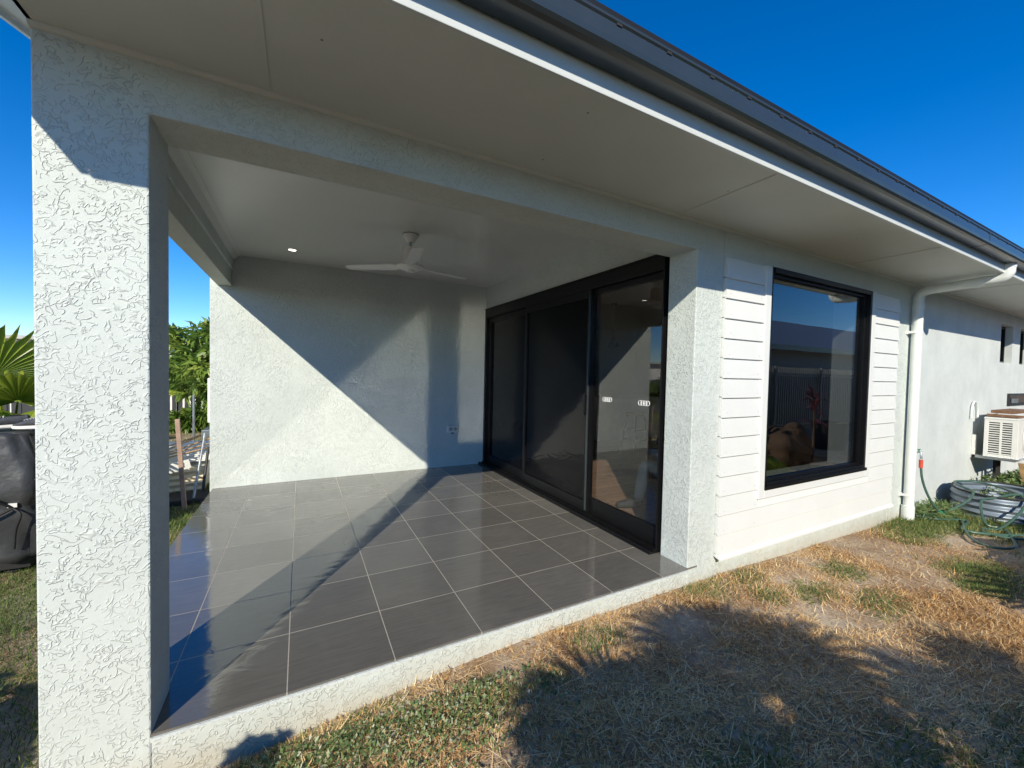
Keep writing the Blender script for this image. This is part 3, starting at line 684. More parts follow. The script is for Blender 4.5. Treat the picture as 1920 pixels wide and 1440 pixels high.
# person kneeling just inside the clear door pane, mostly behind the column
J = dict(pelvis=(3.82, .80, .34), chest=(3.98, .66, .74), neck=(4.02, .62, .95), head=(4.0, .60, 1.06), crown=(3.99, .59, 1.16), shl=(3.84, .78, .86), ell=(3.70, .86, .62), wrl=(3.60, .84, .42),
         shr=(4.14, .52, .86), elr=(4.12, .46, .6), wrr=(3.98, .46, .42), hipl=(3.74, .88, .34), knl=(3.50, 1.02, .46), anl=(3.42, 1.02, .09), tol=(3.29, 1.16, .035),
         hipr=(3.88, .70, .33), knr=(3.66, .60, .10), anr=(3.98, .64, .08), tor=(4.10, .70, .05), handl=(-.5, .1, -.8), palml=(0, 1, 0), handr=(-.8, 0, -.5), palmr=(0, 1, 0), face=(-.9, .2, -.3))
figure('person', J, (M['khaki'], M['bluecloth'], M['darkcloth']), 'person crouching indoors in cream trousers and a blue top, seen through the door glass')
# ------------------------------------------------------------------ fan palms
def fan_leaf(mb_v, mb_f, tones, base, dirv, r, droop, nseg=42, spread=290, seed=0, solid=.62, cup=.22):
    rd = random.Random(seed); dv = Vector(dirv).normalized()
    side = dv.cross(Vector((0, 0, 1)));  side = side.normalized() if side.length > .1 else Vector((1, 0, 0))
    nrm = side.cross(dv).normalized()
    base = Vector(base); tb = rd.random() * .35
    for k in range(nseg):
        f0 = (k / nseg - .5) * R(spread); f1 = ((k + 1) / nseg - .5) * R(spread); fm = (f0 + f1) / 2
        rl = r * (1 - .22 * (abs(fm) / R(spread / 2)) ** 2) * (.94 + .1 * rd.random())
        i0 = len(mb_v)
        prev = None
        rows = (0.03, .35, solid, .8, 1.0)
        for q, t in enumerate(rows):
            wide = 1 if t <= solid else max(.03, (1 - t) / (1 - solid)) * .9
            dz = -droop * r * t ** 2.2 - (.10 * r * rd.random() * t ** 4)
            for sgn in (-1, 0, 1):
                a = fm + sgn * (f1 - f0) / 2 * wide
                fold = (.014 * r if sgn == 0 else -.014 * r) * (1 if t > .2 else .3)
                p = base + (dv * math.cos(a) + side * math.sin(a)) * rl * t + nrm * (fold + cup * r * t * (1 - math.cos(a)) * .5) + Vector((0, 0, dz))
                mb_v.append(tuple(p)); tones.append(min(1, tb + .35 + .3 * rd.random() * t))
        for q in range(len(rows) - 1):
            for s_ in (0, 1):
                a = i0 + q * 3 + s_; mb_f.append((a, a + 1, a + 4, a + 3))
def palm(name, loc, trunk_h, leaves, label, group=None, tr_r=.06, mat='palm'):
    t = empty(name, loc); tag(t, label, 'palm tree', group)
    if trunk_h > .05:
        MB().tube([(0, 0, -.3), (0, 0, trunk_h * .5), (0.01, 0, trunk_h)], [tr_r * 1.3, tr_r, tr_r * .9], 14).build('trunk', M['bark'], t, smooth=True)
    for i, (az, el, pl_, r, droop, sp) in enumerate(leaves):
        v, f_, tn = [], [], []
        d0 = Vector((math.cos(R(az)) * math.cos(R(el)), math.sin(R(az)) * math.cos(R(el)), math.sin(R(el))))
        b0 = Vector((0, 0, trunk_h)); bend = [b0 + d0 * pl_ * s_ + Vector((0, 0, -.12 * pl_ * s_ * s_)) for s_ in (0, .33, .66, 1)]
        e_ = el - 28; d1 = Vector((math.cos(R(az)) * math.cos(R(e_)), math.sin(R(az)) * math.cos(R(e_)), math.sin(R(e_))))
        fan_leaf(v, f_, tn, bend[-1], d1, r, droop, spread=sp, seed=i * 17 + int(loc[0] * 10))
        F4 = np.array(f_); Vn = np.array(v)
        mbp = MB().tube(bend, [.016, .013, .011, .008], 8)
        nb0 = len(Vn); Vn = np.concatenate([Vn, np.array(mbp.v)]); tn += [.75] * len(mbp.v)
        q4 = np.array([fc for fc in mbp.f if len(fc) == 4]) + nb0
        me = fast_mesh('frond', Vn, np.concatenate([F4, q4]), np.array(tn)); link('frond', me, M[mat], t)
    return t
# left palm seen beside the pillar
palm('fan_palm', (-2.42, 4.75, gz(-2.4, 4.75)), .35, [(300, 62, 1.1, .95, .15, 280), (255, 55, 1.05, .9, .2, 280), (345, 55, 1.1, 1.0, .25, 270), (30, 58, 1.1, .9, .2, 270), (200, 45, 1.1, .9, .25, 270), (120, 60, 1.1, .9, .2, 270), (320, 35, 1.0, .85, .3, 270), (275, 78, 1.3, .9, .1, 280), (235, 30, 1.0, .8, .35, 270)],
     'large green fan palm behind the covered barbecue, leftmost of the garden plants')
def ring_leaves(n, rr, el0, el1, pl_, r, sd_):
    q = random.Random(sd_); return [(360 * i / n + q.uniform(-12, 12), el0 + (el1 - el0) * q.random(), pl_ * q.uniform(.85, 1.1), r * q.uniform(.9, 1.1), q.uniform(.1, .3), 280) for i in range(n)]
palm('fan_palm', (.05, -3.22, gz(.1, -3.5)), 1.35, ring_leaves(11, 0, 5, 70, .36, .55, 3), 'tallest fan palm of the front garden, added unseen by the steel fence to cast the left lawn shadow', tr_r=.09)  # unseen palm in place of the person whose shadow falls on the lawn
palm('fan_palm', (.84, -2.86, gz(.7, -3)), 1.22, ring_leaves(8, 0, 5, 60, .36, .55, 14), 'fan palm with the widest fronds, nearest the patio in the front garden', tr_r=.07)
palm('fan_palm', (1.98, -3.5, gz(1.4, -3.7)), 1.10, ring_leaves(10, 0, 5, 70, .32, .50, 9), 'fan palm next to the tallest one in the front garden', tr_r=.08)
palm('fan_palm', (6.0, -2.15, gz(6, -2.1)), .30, ring_leaves(12, 0, 15, 65, .62, .62, 5), 'fan palm in the front garden, shading the coiled hose and downpipe')
palm('fan_palm', (4.3, -2.9, gz(7.1, -2.3)), .45, ring_leaves(9, 0, 15, 60, .62, .6, 8), 'fan palm in the front garden, opposite the picture window')

# leafy shrub added out of view for its shadow on the slab's near end
def leaf_cloud(name, parent, c, rad, n, ln, wd, mat, seed, clump=14, lobes=None, bottom=-.9):
    g_ = np.random.default_rng(seed); nc = max(1, n // clump)
    u = g_.standard_normal((nc, 3)); u /= np.linalg.norm(u, axis=1)[:, None]; rr = g_.random(nc) ** .38
    lump = 1 + .16 * np.sin(u[:, 0] * 5 + seed) * np.sin(u[:, 1] * 4 + 1) + .12 * np.sin(u[:, 2] * 7 + seed * 2)
    cc = np.array(c) + u * (rr * lump)[:, None] * np.array(rad); k = u[:, 2] * rr > bottom; cc = cc[k]; u = u[k]; nc = len(cc)
    cc = np.repeat(cc, clump, 0); uu = np.repeat(u, clump, 0); m_ = len(cc)
    d = g_.standard_normal((m_, 3)) * .8 + uu * .7 + np.array([0, 0, .15]); d /= np.linalg.norm(d, axis=1)[:, None]
    s_ = np.cross(d, g_.standard_normal((m_, 3))); s_ /= np.linalg.norm(s_, axis=1)[:, None]; l_ = ln * (.6 + .6 * g_.random(m_))[:, None]; w_ = wd * (.7 + .5 * g_.random(m_))[:, None]
    nn = np.cross(d, s_)
    V_ = np.stack([cc, cc + d * l_ * .5 + s_ * w_ * .5 - nn * l_ * .05, cc + d * l_ - np.array([0, 0, 1]) * l_ * .25, cc + d * l_ * .5 - s_ * w_ * .5 - nn * l_ * .05], 1).reshape(-1, 3)
    tn = np.repeat(np.clip(g_.random(nc) * .5, 0, 1), clump) + .4 * g_.random(m_)
    return link(name, fast_mesh(name, V_, np.arange(m_)[:, None] * 4 + np.arange(4), np.repeat(np.clip(tn, 0, 1), 4)), M[mat], parent)
sh = empty('shadow_shrub', (-.70, -1.5, gz(-.7, -1.5))); tag(sh, 'slender leafy shrub added out of view before the corner pillar to shadow the slab', 'shrub')
leaf_cloud('foliage', sh, (0, 0, .88), (.10, .10, .15), 1300, .07, .03, 'mango', 4); MB().tube([(0, 0, -.1), (0, 0, .85)], .012, 8).build('stem', M['bark'], sh)
sh = empty('shadow_shrub', (-1.45, -.25, gz(-1.4, -.4))); tag(sh, 'low leafy shrub added unseen to shade the grass outside the left pillar', 'shrub')  # unseen shrub placed to darken the ground left of the pillar
leaf_cloud('foliage', sh, (0, 0, .3), (.5, .7, .33), 5000, .10, .04, 'mango', 6); MB().tube([(0, 0, -.1), (0, 0, .4)], .02, 8).build('stem', M['bark'], sh)

# mango tree in the gap
mt = empty('mango_tree', (-1.0, 9.2, gz(-1.3, 9.2))); tag(mt, 'dense green mango tree standing before the rear fence, beyond the patio', 'tree')
tk = MB().tube([(0, 0, -.2), (.03, .02, .5), (0, 0, 1.1)], [.11, .09, .07], 12)
for k in range(6):
    a = k * 1.05; tk.tube([(0, 0, .8), (.35 * math.cos(a), .35 * math.sin(a), 1.3), (.8 * math.cos(a), .8 * math.sin(a), 1.9)], [.05, .035, .015], 8)
tk.build('trunk', M['bark'], mt, smooth=True)
leaf_cloud('crown', mt, (0.05, 0, 1.60), (1.15, 1.1, 1.0), 9000, .27, .06, 'mango', 11, clump=12)

# croton, rocks, pot mirrored in the window
ct = empty('croton_plant', (8.75, -1.95, gz(8.7, -1.9))); tag(ct, 'dark red strap-leaved plant by the brown rocks, mirrored in the picture window', 'plant')
v, f_, tn = [], [], []
for i in range(46):
    a = random.random() * 6.283; el = random.uniform(.2, 1.3); ln = random.uniform(.3, .5); b0 = Vector((0, 0, random.choice((.7, .95, 1.15))))
    d = Vector((math.cos(a) * math.cos(el), math.sin(a) * math.cos(el), math.sin(el))); s_ = d.cross(Vector((0, 0, 1))).normalized() * .03
    i0 = len(v)
    for t_, ww in ((0, .4), (.5, 1), (1, .1)):
        c_ = b0 + d * ln * t_ - Vector((0, 0, .18 * t_ * t_)); v += [tuple(c_ - s_ * ww), tuple(c_ + s_ * ww)]; tn += [random.random()] * 2
    f_ += [(i0, i0 + 1, i0 + 3, i0 + 2), (i0 + 2, i0 + 3, i0 + 5, i0 + 4)]
link('foliage', fast_mesh('foliage', np.array(v), np.array(f_), np.array(tn)), M['croton'], ct)
MB().tube([(0, 0, -.1), (.02, 0, .6), (0, 0, 1.15)], [.02, .018, .012], 8).build('stem', M['bark'], ct)
def rock(x, y, r, label, sd_):
    bm = bmesh.new(); bmesh.ops.create_icosphere(bm, subdivisions=4, radius=1)
    for v_ in bm.verts:
        n_ = v_.co.normalized(); k_ = 1 + .18 * math.sin(n_.x * 4 + sd_) * math.cos(n_.y * 3 + sd_) + .09 * math.sin(n_.z * 8 + n_.x * 6 + sd_)
        v_.co = Vector((n_.x * r * k_, n_.y * r * k_ * .8, n_.z * r * .85 * k_))
    me = bpy.data.meshes.new('garden_rock'); bm.to_mesh(me); bm.free(); o = link('garden_rock', me, M['stone'], smooth=True); o.location = (x, y, gz(x, y) + r * .35); tag(o, label, 'rock')
rock(7.95, -2.0, .42, 'broad brown garden rock beside the low fan palm', 1.0); rock(8.9, -2.45, .5, 'taller brown garden rock below the dark red plant', 3.0)
pt = empty('garden_tub', (10.6, -2.5, gz(10.6, -2.5))); tag(pt, 'black plastic tub on the lawn before the side fence', 'tub')
MB().lathe([(0, 0), (.26, 0), (.32, .55), (.345, .55), (.345, .59), (.31, .59), (.25, .05), (0, .05)], (0, 0, 0), 32).build('shell', M['rubber'], pt, smooth=True)

# ------------------------------------------------------------------ barbecue under a cover, shoes
bq = empty('covered_barbecue', (-1.95, 2.75, gz(-1.9, 2.75))); tag(bq, 'barbecue under a black fabric cover tied with a cord, beside the pillar', 'barbecue')
bm = bmesh.new(); bmesh.ops.create_cube(bm, size=1); bmesh.ops.subdivide_edges(bm, edges=bm.edges, cuts=22, use_grid_fill=True)
zt_ = .80 - gz(-1.9, 2.75)
for v_ in bm.verts:
    x, y, z = v_.co.x * 2, v_.co.y * 2, v_.co.z + .5   # -1..1, 0..1
    k_ = (abs(x) ** 8 + abs(y) ** 8) ** (1 / 8) if (x or y) else 1
    rx = .66 + .05 * (1 - z); ry_ = .30 + .03 * (1 - z)
    rnd = 1 - .06 * max(0, z - .8) / .2
    waist = 1 - .05 * math.exp(-((z - .42) / .05) ** 2)
    X_ = x / max(k_, 1e-6) * max(abs(x), abs(y)) * rx * rnd * waist; Y_ = y / max(k_, 1e-6) * max(abs(x), abs(y)) * ry_ * rnd * waist
    fold = .012 * math.sin(13 * x + 5 * z + 2 * y) * (1 - z * .4) + .010 * math.sin(22 * y - 9 * z + 3 * x) + .012 * math.sin(7 * z + 4 * x)
    if abs(x) > .95 or abs(y) > .95: X_ += fold * (1 if x > 0 else -1) * (abs(x) > .95); Y_ += fold * (1 if y > 0 else -1) * (abs(y) > .95)
    Z_ = .13 + z * (zt_ - .13) + (.010 * math.sin(5 * x + 2) * math.cos(4 * y) if z > .95 else 0) + (.02 * math.sin(9 * x + 3 * y) if z < .02 else 0)
    v_.co = Vector((X_, Y_, Z_))
me = bpy.data.meshes.new('cover'); bm.to_mesh(me); bm.free(); link('cover', me, M['cover'], bq, smooth=True)
cd = MB(); zc_ = .13 + .42 * (zt_ - .13)
lp = [(.655 * math.copysign(abs(math.cos(a)) ** .3, math.cos(a)), .300 * math.copysign(abs(math.sin(a)) ** .3, math.sin(a)), zc_ + .03 * math.sin(3 * a)) for a in [2 * math.pi * i / 60 for i in range(61)]]
cd.tube(lp, .007, 8, cap=False)
kx, ky = .56, -.315
cd.tube(spline([(kx, ky, zc_), (kx + .05, ky - .03, zc_ - .05), (kx + .02, ky - .02, zc_ - .16), (kx + .01, ky - .02, zc_ - .30)]), .007, 8)
cd.tube(spline([(kx, ky, zc_), (kx - .08, ky - .03, zc_ + .07), (kx - .14, ky - .02, zc_ + .10)]), .009, 8); cd.tube(spline([(kx, ky, zc_), (kx - .08, ky - .03, zc_ - .05), (kx - .16, ky - .03, zc_ - .12)]), .009, 8)
cd.build('tie_cord', M['bigbump'], bq, smooth=True)
MB().box(kx - .03, kx + .02, ky - .004, ky + .004, zc_ + .005, zc_ + .035).build('tag_label', M['offwhite'], bq)
MB().box(-.6, .62, -.26, .26, .05, .16).build('base_shelf', M['blackmetal'], bq)
for sx in (-.5, .5):
    for sy in (-.2, .2): MB().lathe([(0, -.015), (.05, -.015), (.055, 0), (.05, .015), (0, .015)], (sx, sy, .055), 20, 'y').build('wheel', M['rubber'], bq, smooth=True)
def shoe(x, y, rzr, label):
    t = empty('sneaker', (x, y, .815), rzr); tag(t, label, 'shoe', 'sneakers on the covered barbecue')
    def loft(prof, name, mat):
        m_ = MB(); n_ = 24
        for (px, hw, z0_, z1_) in prof:
            for j in range(n_):
                a = 2 * math.pi * j / n_; cy, cz = math.cos(a), math.sin(a)
                m_.v.append((px, hw * math.copysign(abs(cy) ** .7, cy), (z0_ + z1_) / 2 + (z1_ - z0_) / 2 * math.copysign(abs(cz) ** .7, cz)))
        for i in range(len(prof) - 1):
            for j in range(n_): m_.f.append((i * n_ + j, i * n_ + (j + 1) % n_, (i + 1) * n_ + (j + 1) % n_, (i + 1) * n_ + j))
        m_.f.append(tuple(range(n_))[::-1]); m_.f.append(tuple((len(prof) - 1) * n_ + j for j in range(n_))); m_.build(name, mat, t, smooth=True)
    loft([(-.145, .018, 0.0, .034), (-.135, .034, 0, .036), (-.08, .040, 0, .034), (0, .042, 0, .032), (.08, .050, 0, .030), (.13, .040, .002, .030), (.15, .015, .008, .028)], 'sole', M['sheetwhite'])
    loft([(-.138, .02, .035, .09), (-.125, .031, .034, .105), (-.07, .034, .033, .098), (-.02, .037, .032, .092), (.05, .043, .030, .075), (.10, .042, .029, .055), (.135, .028, .028, .042)], 'upper', simple('shoe_knit', (.05, .055, .065), .8, var=.3, vs=40))
    o = MB().lathe([(0, .0), (.7, .0), (1, .006)], (0, 0, 0), 20).build('collar_opening', M['dark'], t); o.scale = (.05, .026, 1); o.location = (-.075, 0, .0965)
    lc = MB()
    for i in range(5): lc.tube([(-.005 + i * .018, -.028, .088 - i * .004), (-.005 + i * .018, 0, .099 - i * .005), (-.005 + i * .018, .028, .088 - i * .004)], .003, 6)
    lc.build('laces', M['offwhite'], t)
shoe(-1.335, 2.63, R(170), 'dark grey sneaker with white sole nearest the pillar'); shoe(-1.565, 2.72, R(200), 'dark grey sneaker with white sole farther from the pillar')

# ------------------------------------------------------------------ things beside the house, seen through the gap
def corr(mb, x0, x1, n, f3, amp=.012, pitch=.076):
    """corrugated sheet: sweep n samples; f3(s, t, h) -> point"""
    pass
def corr_sheet(name, P0, U, Vv, lu, lv, mat, label, amp=.013, waves=9, group=None):
    U = Vector(U).normalized(); Vv = Vector(Vv).normalized(); Nn = U.cross(Vv).normalized(); m_ = MB(); n_ = waves * 8
    for s_ in (0, .0015):
        for i in range(n_ + 1):
            t = i / n_; h = amp * math.sin(2 * math.pi * waves * t)
            for q in (0, 1): m_.v.append(tuple(Vector(P0) + U * lu * q + Vv * lv * t + Nn * (h + s_)))
    k = (n_ + 1) * 2
    for i in range(n_):
        a = i * 2; m_.f.append((a, a + 1, a + 3, a + 2)); m_.f.append((k + a, k + a + 2, k + a + 3, k + a + 1))
    for q in (0, 1):
        m_.f += [(q * 1 + i * 2, q + i * 2 + 2, k + q + i * 2 + 2, k + q + i * 2) for i in range(n_)]
    m_.f.append((0, 1, k + 1, k)); m_.f.append((n_ * 2, n_ * 2 + 1, k + n_ * 2 + 1, k + n_ * 2))
    o = m_.build(name, mat, smooth=True); tag(o, label, 'metal sheet', group); return o
corr_sheet('corrugated_sheet', (-1.55, 4.35, -.24), (1, .12, 0), (0, .12, 1), .95, .30, M['cream'], 'cream corrugated sheet standing on edge, lowest of the scrap pile', waves=4, amp=.016)
corr_sheet('corrugated_sheet', (-1.9, 4.62, .06), (1, .05, .02), (0, 1, .03), 1.3, 1.5, M['sheetwhite'], 'pale corrugated sheet lying flat on top of the scrap pile', waves=14)
sp = MB().box(-1.85, -.62, 4.60, 6.9, -.27, .03); tag(sp.build('pallet_stack', M['offwhite'], bevel=.02), 'low stack of pale boards under the flat corrugated sheet', 'boards')
tag(MB().box(-.22, .22, -.01, .01, 0, .11, Matrix.Translation((-.92, 4.28, .03)) @ Matrix.Rotation(R(-14), 4, 'Y') @ Matrix.Rotation(R(8), 4, 'Z')).build('timber_offcut', M['offwhite'], bevel=.003), 'short pale board tilted across the cream corrugated sheet', 'timber')
strips = [((-1.35, 4.9, .09), (-.60, 5.4, .42)), ((-1.30, 4.8, .11), (-.58, 5.1, .34)), ((-1.4, 4.75, .08), (-.57, 4.95, .29)), ((-1.25, 4.7, .10), (-.62, 4.8, .24)), ((-1.45, 5.2, .10), (-.64, 5.9, .36))]
locs = ['topmost', 'second from the top', 'middle', 'lowest', 'farthest back']
for i, (p, q) in enumerate(strips):
    tag(MB().tube([p, q], .010, 4).build('timber_strip', M['timber']), 'thin yellow timber strip leaning over the scrap pile, ' + locs[i] + ' of the five', 'timber', 'timber strips on the scrap pile')
tag(MB().box(-.020, .020, -.016, .016, 0, 1.02, Matrix.Translation((-.655, 3.71, -.27)) @ Matrix.Rotation(R(-3.5), 4, 'Y')).build('timber_stake', M['pinktimber'], bevel=.002), 'upright pinkish timber stake standing before the scrap pile', 'stake')
tag(MB().tube([(-.62, 3.88, -.27), (-.575, 4.25, .44)], .014, 12).tube([(-.575, 4.25, .44), (-.572, 4.28, .50)], .019, 12).build('steel_pole', M['galv'], smooth=True), 'thin galvanised steel pole leaning by the patio back wall', 'pole')
tag(MB().tube([(-.58, 4.15, -.27), (-.565, 4.45, .30)], .016, 10).build('steel_pole', M['blackmetal'], smooth=True), 'short black steel pole against the wall corner', 'pole')
tag(MB().box(-1.3, -.5, 3.85, 4.25, -.27, -.19).build('shade_block', M['rubber'], bevel=.02), 'flat black tray on the grass below the scrap pile', 'standin')  # black box painted in for the dark shade under the scrap pile
mb_ = empty('meter_box', (XL, 4.75, .60)); tag(mb_, 'white louvred meter box fixed to the outer side wall', 'meter box')
MB().box(-.20, 0, -.16, .16, .0, .58).build('case', M['white'], mb_, bevel=.006)
ml = MB()
for i in range(3): ml.box(-.14 + i * .045, -.135 + i * .045, -.1625, -.1605, .05, .50)
ml.build('door_grooves', M['dark'], mb_); 
tag(MB().box(XL - .24, XL, 4.45, 4.85, .43, .52).build('wall_shelf', M['galv'], bevel=.004), 'grey metal shelf fixed to the wall under the meter box', 'shelf')
tag(MB().tube([(-1.42, 8.2, -.3), (-1.42, 8.2, .75)], .02, 8).build('steel_post', M['galv'], smooth=True), 'thin grey post in the back lawn before the mango tree', 'post')
tag(MB().box(-4, -.6, 10.6, 10.75, -.3, -.12).build('garden_edging', M['brickred'], bevel=.02), 'low red brick edging along the rear fence', 'edging')
sh = empty('strap_leaf_plant', (-1.75, 10.3, gz(-1.7, 10.3))); tag(sh, 'low dark green bush in the red edged bed under the mango tree', 'plant')
leaf_cloud('foliage', sh, (0, 0, .30), (.55, .3, .3), 2600, .2, .045, 'mango', 21); MB().tube([(0, 0, -.1), (0, 0, .3)], .02, 8).build('stem', M['bark'], sh)

def slat_fence(name, x0, x1, y, top, base, gap, wd, mat, label, posts=2.4, along='x'):
    t = empty(name, (x0, y, base)); tag(t, label, 'fence'); m_ = MB(); Lx = x1 - x0; n_ = int(Lx / gap)
    for i in range(n_): m_.box(i * gap, i * gap + wd, -.012, .012, .05, top - base)
    m_.build('palings', mat, t); MB().box(0, Lx, .013, .045, .2, .25).box(0, Lx, .013, .045, top - base - .25, top - base - .2).build('rail', mat, t)
    for i in range(int(Lx / posts) + 1): MB().box(i * posts - .03, i * posts + .03, .046, .106, -.3, top - base + .03).build('post', mat, t)
    return t
slat_fence('paling_fence', -12, 6, 11.6, 1.15, -.25, .13, .085, M['fence'], 'dark paling fence across the back garden behind the mango tree')
slat_fence('paling_fence', -9.4, -3.05, 7.6, 1.02, -.25, .16, .11, M['fence'], 'dark paling fence behind the large fan palm')
slat_fence('steel_fence', -12, 30, -4.5, 1.66, -.2, .11, .055, M['fencegrey'], 'grey steel fence along the front garden, mirrored in the window')
nh = empty('neighbour_house', (0, 0, 0)); tag(nh, 'long grey-roofed neighbouring house beyond the steel fence, mirrored in the window', 'house')
MB().box(2, 34, -14, -6.7, -.4, 2.45).build('wall', M['nwall'], nh)
MB().extrude([(-6.1, 2.52), (-10, 4.30), (-14.6, 2.52), (-14.6, 2.44), (-10, 4.22), (-6.1, 2.44)], 'x', 1.4, 34.6).build('roof', M['nroof'], nh)
MB().box(1.4, 34.6, -6.13, -6.095, 2.36, 2.54).build('gutter', M['gutter'], nh)
nh2 = empty('neighbour_house', (0, 0, 0)); tag(nh2, 'pale neighbouring house behind the back garden paling fence', 'house')
MB().box(-22, -2.2, 15, 22, -.4, 2.0).build('wall', M['sheetwhite'], nh2); MB().box(-22.4, -1.8, 14.6, 22.4, 2.001, 2.1).build('roof', M['nroof'], nh2)

# ------------------------------------------------------------------ garden bed ring, hose, tap
gb = MB(); n_ = 96; zb0 = gz(7.5, -.4) - .03; prof_ = [(.012 * math.sin(2 * math.pi * q / 8 * 1.0), q) for q in range(0, 33)]
cx_, cy_, ax_, ay_ = 7.62, -.44, .52, .36
def ringpt(a, off, z): return (cx_ + (ax_ + off) * math.cos(a), cy_ + (ay_ + off) * math.sin(a), z)
for j in range(n_):
    a = 2 * math.pi * j / n_
    for (off, q) in prof_: gb.v.append(ringpt(a, off * 1.1, zb0 + .29 * q / 32))
for j in range(n_):
    for q in range(32): gb.f.append((j * 33 + q, ((j + 1) % n_) * 33 + q, ((j + 1) % n_) * 33 + q + 1, j * 33 + q + 1))
gbr = empty('garden_bed', (0, 0, 0)); tag(gbr, 'oval blue-grey corrugated steel garden bed on the grass under the air conditioner', 'garden bed')
o = gb.build('wall', M['bedsteel'], gbr, smooth=True); sd2 = o.modifiers.new('thick', 'SOLIDIFY'); sd2.thickness = .002
MB().tube([ringpt(2 * math.pi * j / n_, 0, zb0 + .295) for j in range(n_ + 1)], .010, 8, cap=False).build('rim', M['rubber'], gbr, smooth=True)
so = MB(); so.v = [(cx_, cy_, zb0 + .10)] + [ringpt(2 * math.pi * j / n_, -.012, zb0 + .08) for j in range(n_)]; so.f = [(0, j + 1, (j + 1) % n_ + 1) for j in range(n_)]; so.build('soil', M['soil'], gbr)

def gp(x, y, dz=.034): return (x, y, gz(x, y) + dz)
hz = empty('garden_hose', (0, 0, 0)); tag(hz, 'long green garden hose coiled loosely on the grass around the steel bed', 'hose')
top_rim = zb0 + .31
p1 = [(6.53, -.085, .40), (6.54, -.10, .25), (6.58, -.14, .08), (6.66, -.19, -.06), gp(6.80, -.25, .02), gp(6.72, -.36), gp(6.45, -.45), gp(6.15, -.55), gp(5.98, -.66), gp(5.94, -.78), gp(6.10, -.84), gp(6.42, -.77), gp(6.80, -.64), gp(6.78, -.52, .05), (7.0, -.44, .05), (7.12, -.52, top_rim - .02), (7.3, -.62, top_rim + .02), (7.42, -.76, top_rim - .02), (7.2, -.88, .0), gp(6.8, -.9), gp(6.3, -1.0), gp(5.8, -1.1)]
MB().tube(spline(p1, 10), .0115, 10).build('hose', M['hose'], hz, smooth=True)
p2 = [gp(6.5, -.12), gp(6.75, -.2, .04), (7.02, -.32, .0), (7.1, -.35, top_rim), (7.2, -.22, top_rim + .03), (7.5, -.12, top_rim + .02), (7.7, -.3, top_rim + .02), (7.3, -.66, top_rim + .01), (7.08, -.70, .02), gp(6.78, -.62), gp(6.6, -.55), gp(6.4, -.62), gp(6.5, -.8), gp(7.0, -.95), gp(7.4, -1.0), gp(7.2, -1.15), gp(6.6, -1.2)]
MB().tube(spline(p2, 10), .0115, 10).build('hose', M['hose'], hz, smooth=True)
p3 = [gp(6.42, -.10), gp(6.5, -.25), gp(6.75, -.40), gp(6.3, -.48), gp(6.5, -.7), gp(7.0, -.85), gp(7.6, -.92), gp(7.3, -1.05)]
MB().tube(spline(p3, 10), .0115, 10).build('hose', M['hose'], hz, smooth=True)
MB().tube(spline(p1[:5], 10), .0102, 10, cap=False).build('hose_upper', M['hosebright'], hz, smooth=True)
MB().tube([(6.53, -.085, .38), (6.53, -.085, .47)], .018, 14).build('red_connector', M['red'], hz, smooth=True)
tp_ = empty('garden_tap', (6.53, -.03, .53)); tag(tp_, 'small wall tap behind the downpipe feeding the green hose', 'tap')
MB().tube([(0, .03, .02), (0, -.05, .02), (0, -.055, -.05)], .012, 12).build('body', M['galv'], tp_, smooth=True); MB().box(-.03, .03, -.04, -.03, .045, .055).tube([(0, -.035, .02), (0, -.035, .05)], .006, 8).build('handle', M['hosebright'], tp_)

# ------------------------------------------------------------------ air conditioner
ac = empty('air_conditioner', (8.43, -.12, .375)); tag(ac, 'cream outdoor air conditioner unit propped on brackets against the wall', 'air conditioner')
AW, AD, AH = .82, .285, .50
cs = MB(); cs.box(0, .012, -AD, -AD + .05, 0, AH).box(0, .012, -.04, 0, 0, AH).box(0, .012, -AD + .05, -.04, AH - .05, AH).box(0, .012, -AD + .05, -.04, 0, .035)
cs.box(.012, AW, -AD, -AD + .012, 0, AH).box(.012, AW, -.012, 0, 0, AH).box(.012, AW, -AD + .012, -.012, 0, .012).box(AW - .012, AW, -AD + .012, -.012, .012, AH - .012)
cs.build('casing', M['offwhite'], ac, bevel=.003); MB().box(-.006, AW + .006, -AD - .006, .004, AH - .0115, AH + .012).build('lid', M['offwhite'], ac, bevel=.006)
lv = MB()
for i in range(14): lv.box(.002, .012, -AD + .05, -.04, .040 + i * .0295, .040 + i * .0295 + .014, None)
lv.box(-.001, .011, -AD / 2 - .011, -AD / 2 + .009, .035, AH - .05)
lv.build('side_louvre', M['offwhite'], ac, bevel=.001)
MB().box(.03, AW - .03, -AD + .03, -.03, .03, AH - .04).build('coil', M['dark'], ac)
gr = MB()
for r_ in np.linspace(.03, .19, 9): gr.tube([(.36 + r_ * math.cos(2 * math.pi * k / 40), -AD - .01, .25 + r_ * math.sin(2 * math.pi * k / 40)) for k in range(41)], .003, 5, cap=False)
gr.build('fan_grille', M['offwhite'], ac)
for bx in (.06, .66):
    bk = MB().box(bx, bx + .035, -.34, .115, -.045, -.006).box(bx, bx + .035, .08, .118, -.045, .26)
    bk.build('wall_bracket', M['offwhite'], ac, bevel=.002)
MB().box(-.02, .9, -AD - .03, .03, -.006, -.0005).build('support_plate', M['galv'], ac)
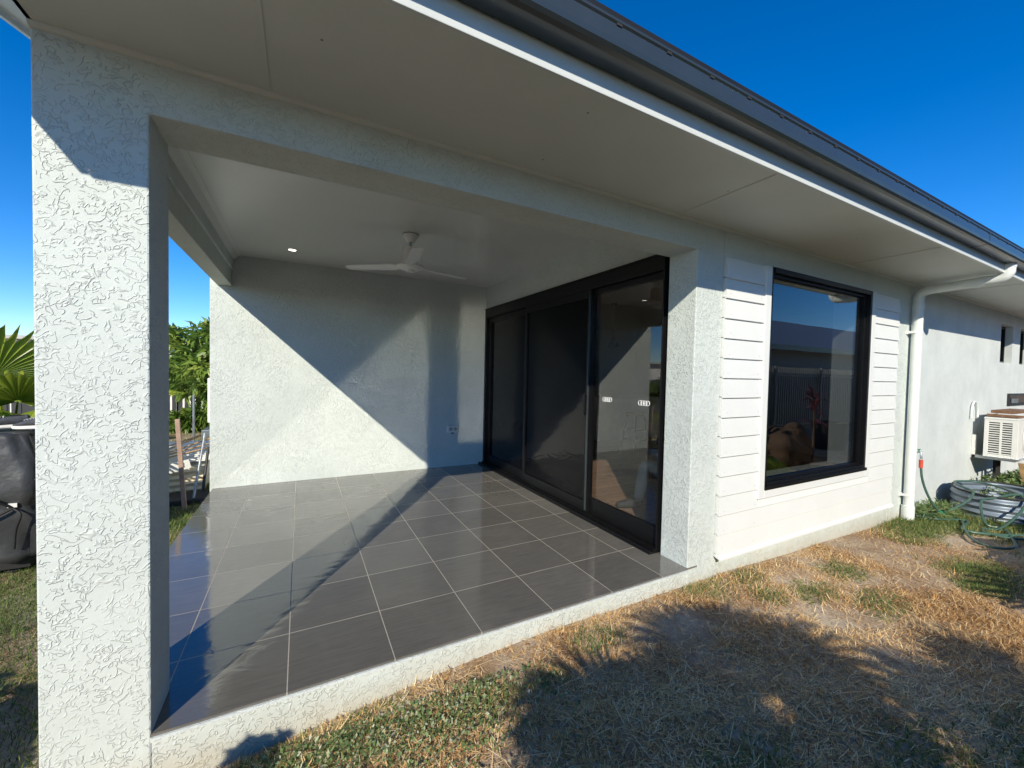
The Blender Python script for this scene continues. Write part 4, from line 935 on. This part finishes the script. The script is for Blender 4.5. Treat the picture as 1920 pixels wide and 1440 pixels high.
tag(MB().box(0, .9, -.24, .02, 0, .035, Matrix.Translation((8.5, -.14, .895)) @ Matrix.Rotation(R(3), 4, 'Y')).box(0.0, .85, -.2, .0, .036, .075, Matrix.Translation((8.62, -.13, .90))).build('scrap_boards', M['rust'], bevel=.004), 'weathered brown boards lying on top of the air conditioner', 'timber')
tag(MB().tube([(8.9, -.15, gz(8.9, -.2) - .1), (8.9, -.15, .33)], .035, 4).build('steel_prop', M['blackmetal']), 'dark square steel prop under the air conditioner', 'prop')
tag(MB().box(-.045, .045, -.025, .025, 0, .66, Matrix.Translation((9.0, -.42, gz(9, -.4) - .04)) @ Matrix.Rotation(R(-12), 4, 'Y') @ Matrix.Rotation(R(-6), 4, 'X')).build('timber_prop', M['timber'], bevel=.003), 'slanting raw timber prop under the front of the air conditioner', 'prop')
tag(MB().tube(spline([(8.35, -.02, .86), (8.37, -.02, 1.02), (8.47, -.02, 1.08), (8.58, -.02, .98), (8.6, -.02, .85)], 6), .012, 8).build('pipe_loop', M['pvc'], smooth=True), 'thin pipe loop on the wall above the air conditioner', 'pipe')

tag(MB().tube(spline([(8.80, -.42, .40), (8.95, -.46, .34), (9.3, -.40, .36), (9.6, -.2, .5), (9.7, -.02, .7)], 8), .012, 8).build('drain_cable', M['galv'], smooth=True), 'thin grey cable running from the air conditioner to the wall', 'cable')
# weeds and small stems under the air conditioner
wd = empty('weed_bush', (9.1, -.35, gz(9, -.3))); tag(wd, 'bright green weeds growing under the air conditioner', 'weeds')
leaf_cloud('foliage', wd, (0, 0, .06), (1.3, .34, .26), 9000, .07, .02, 'weed', 31, clump=8, bottom=-.2); MB().tube([(0, 0, -.05), (0, 0, .12)], .006, 6).build('stem', M['bark'], wd)
wd = empty('weed_bush', (6.75, -.16, gz(6.7, -.2))); tag(wd, 'sprawling grass clump at the foot of the downpipe', 'weeds')
leaf_cloud('foliage', wd, (0, 0, .03), (.45, .14, .10), 1500, .09, .010, 'weed', 33, clump=6, bottom=-.1); MB().tube([(0, 0, -.05), (0, 0, .08)], .004, 6).build('stem', M['bark'], wd)
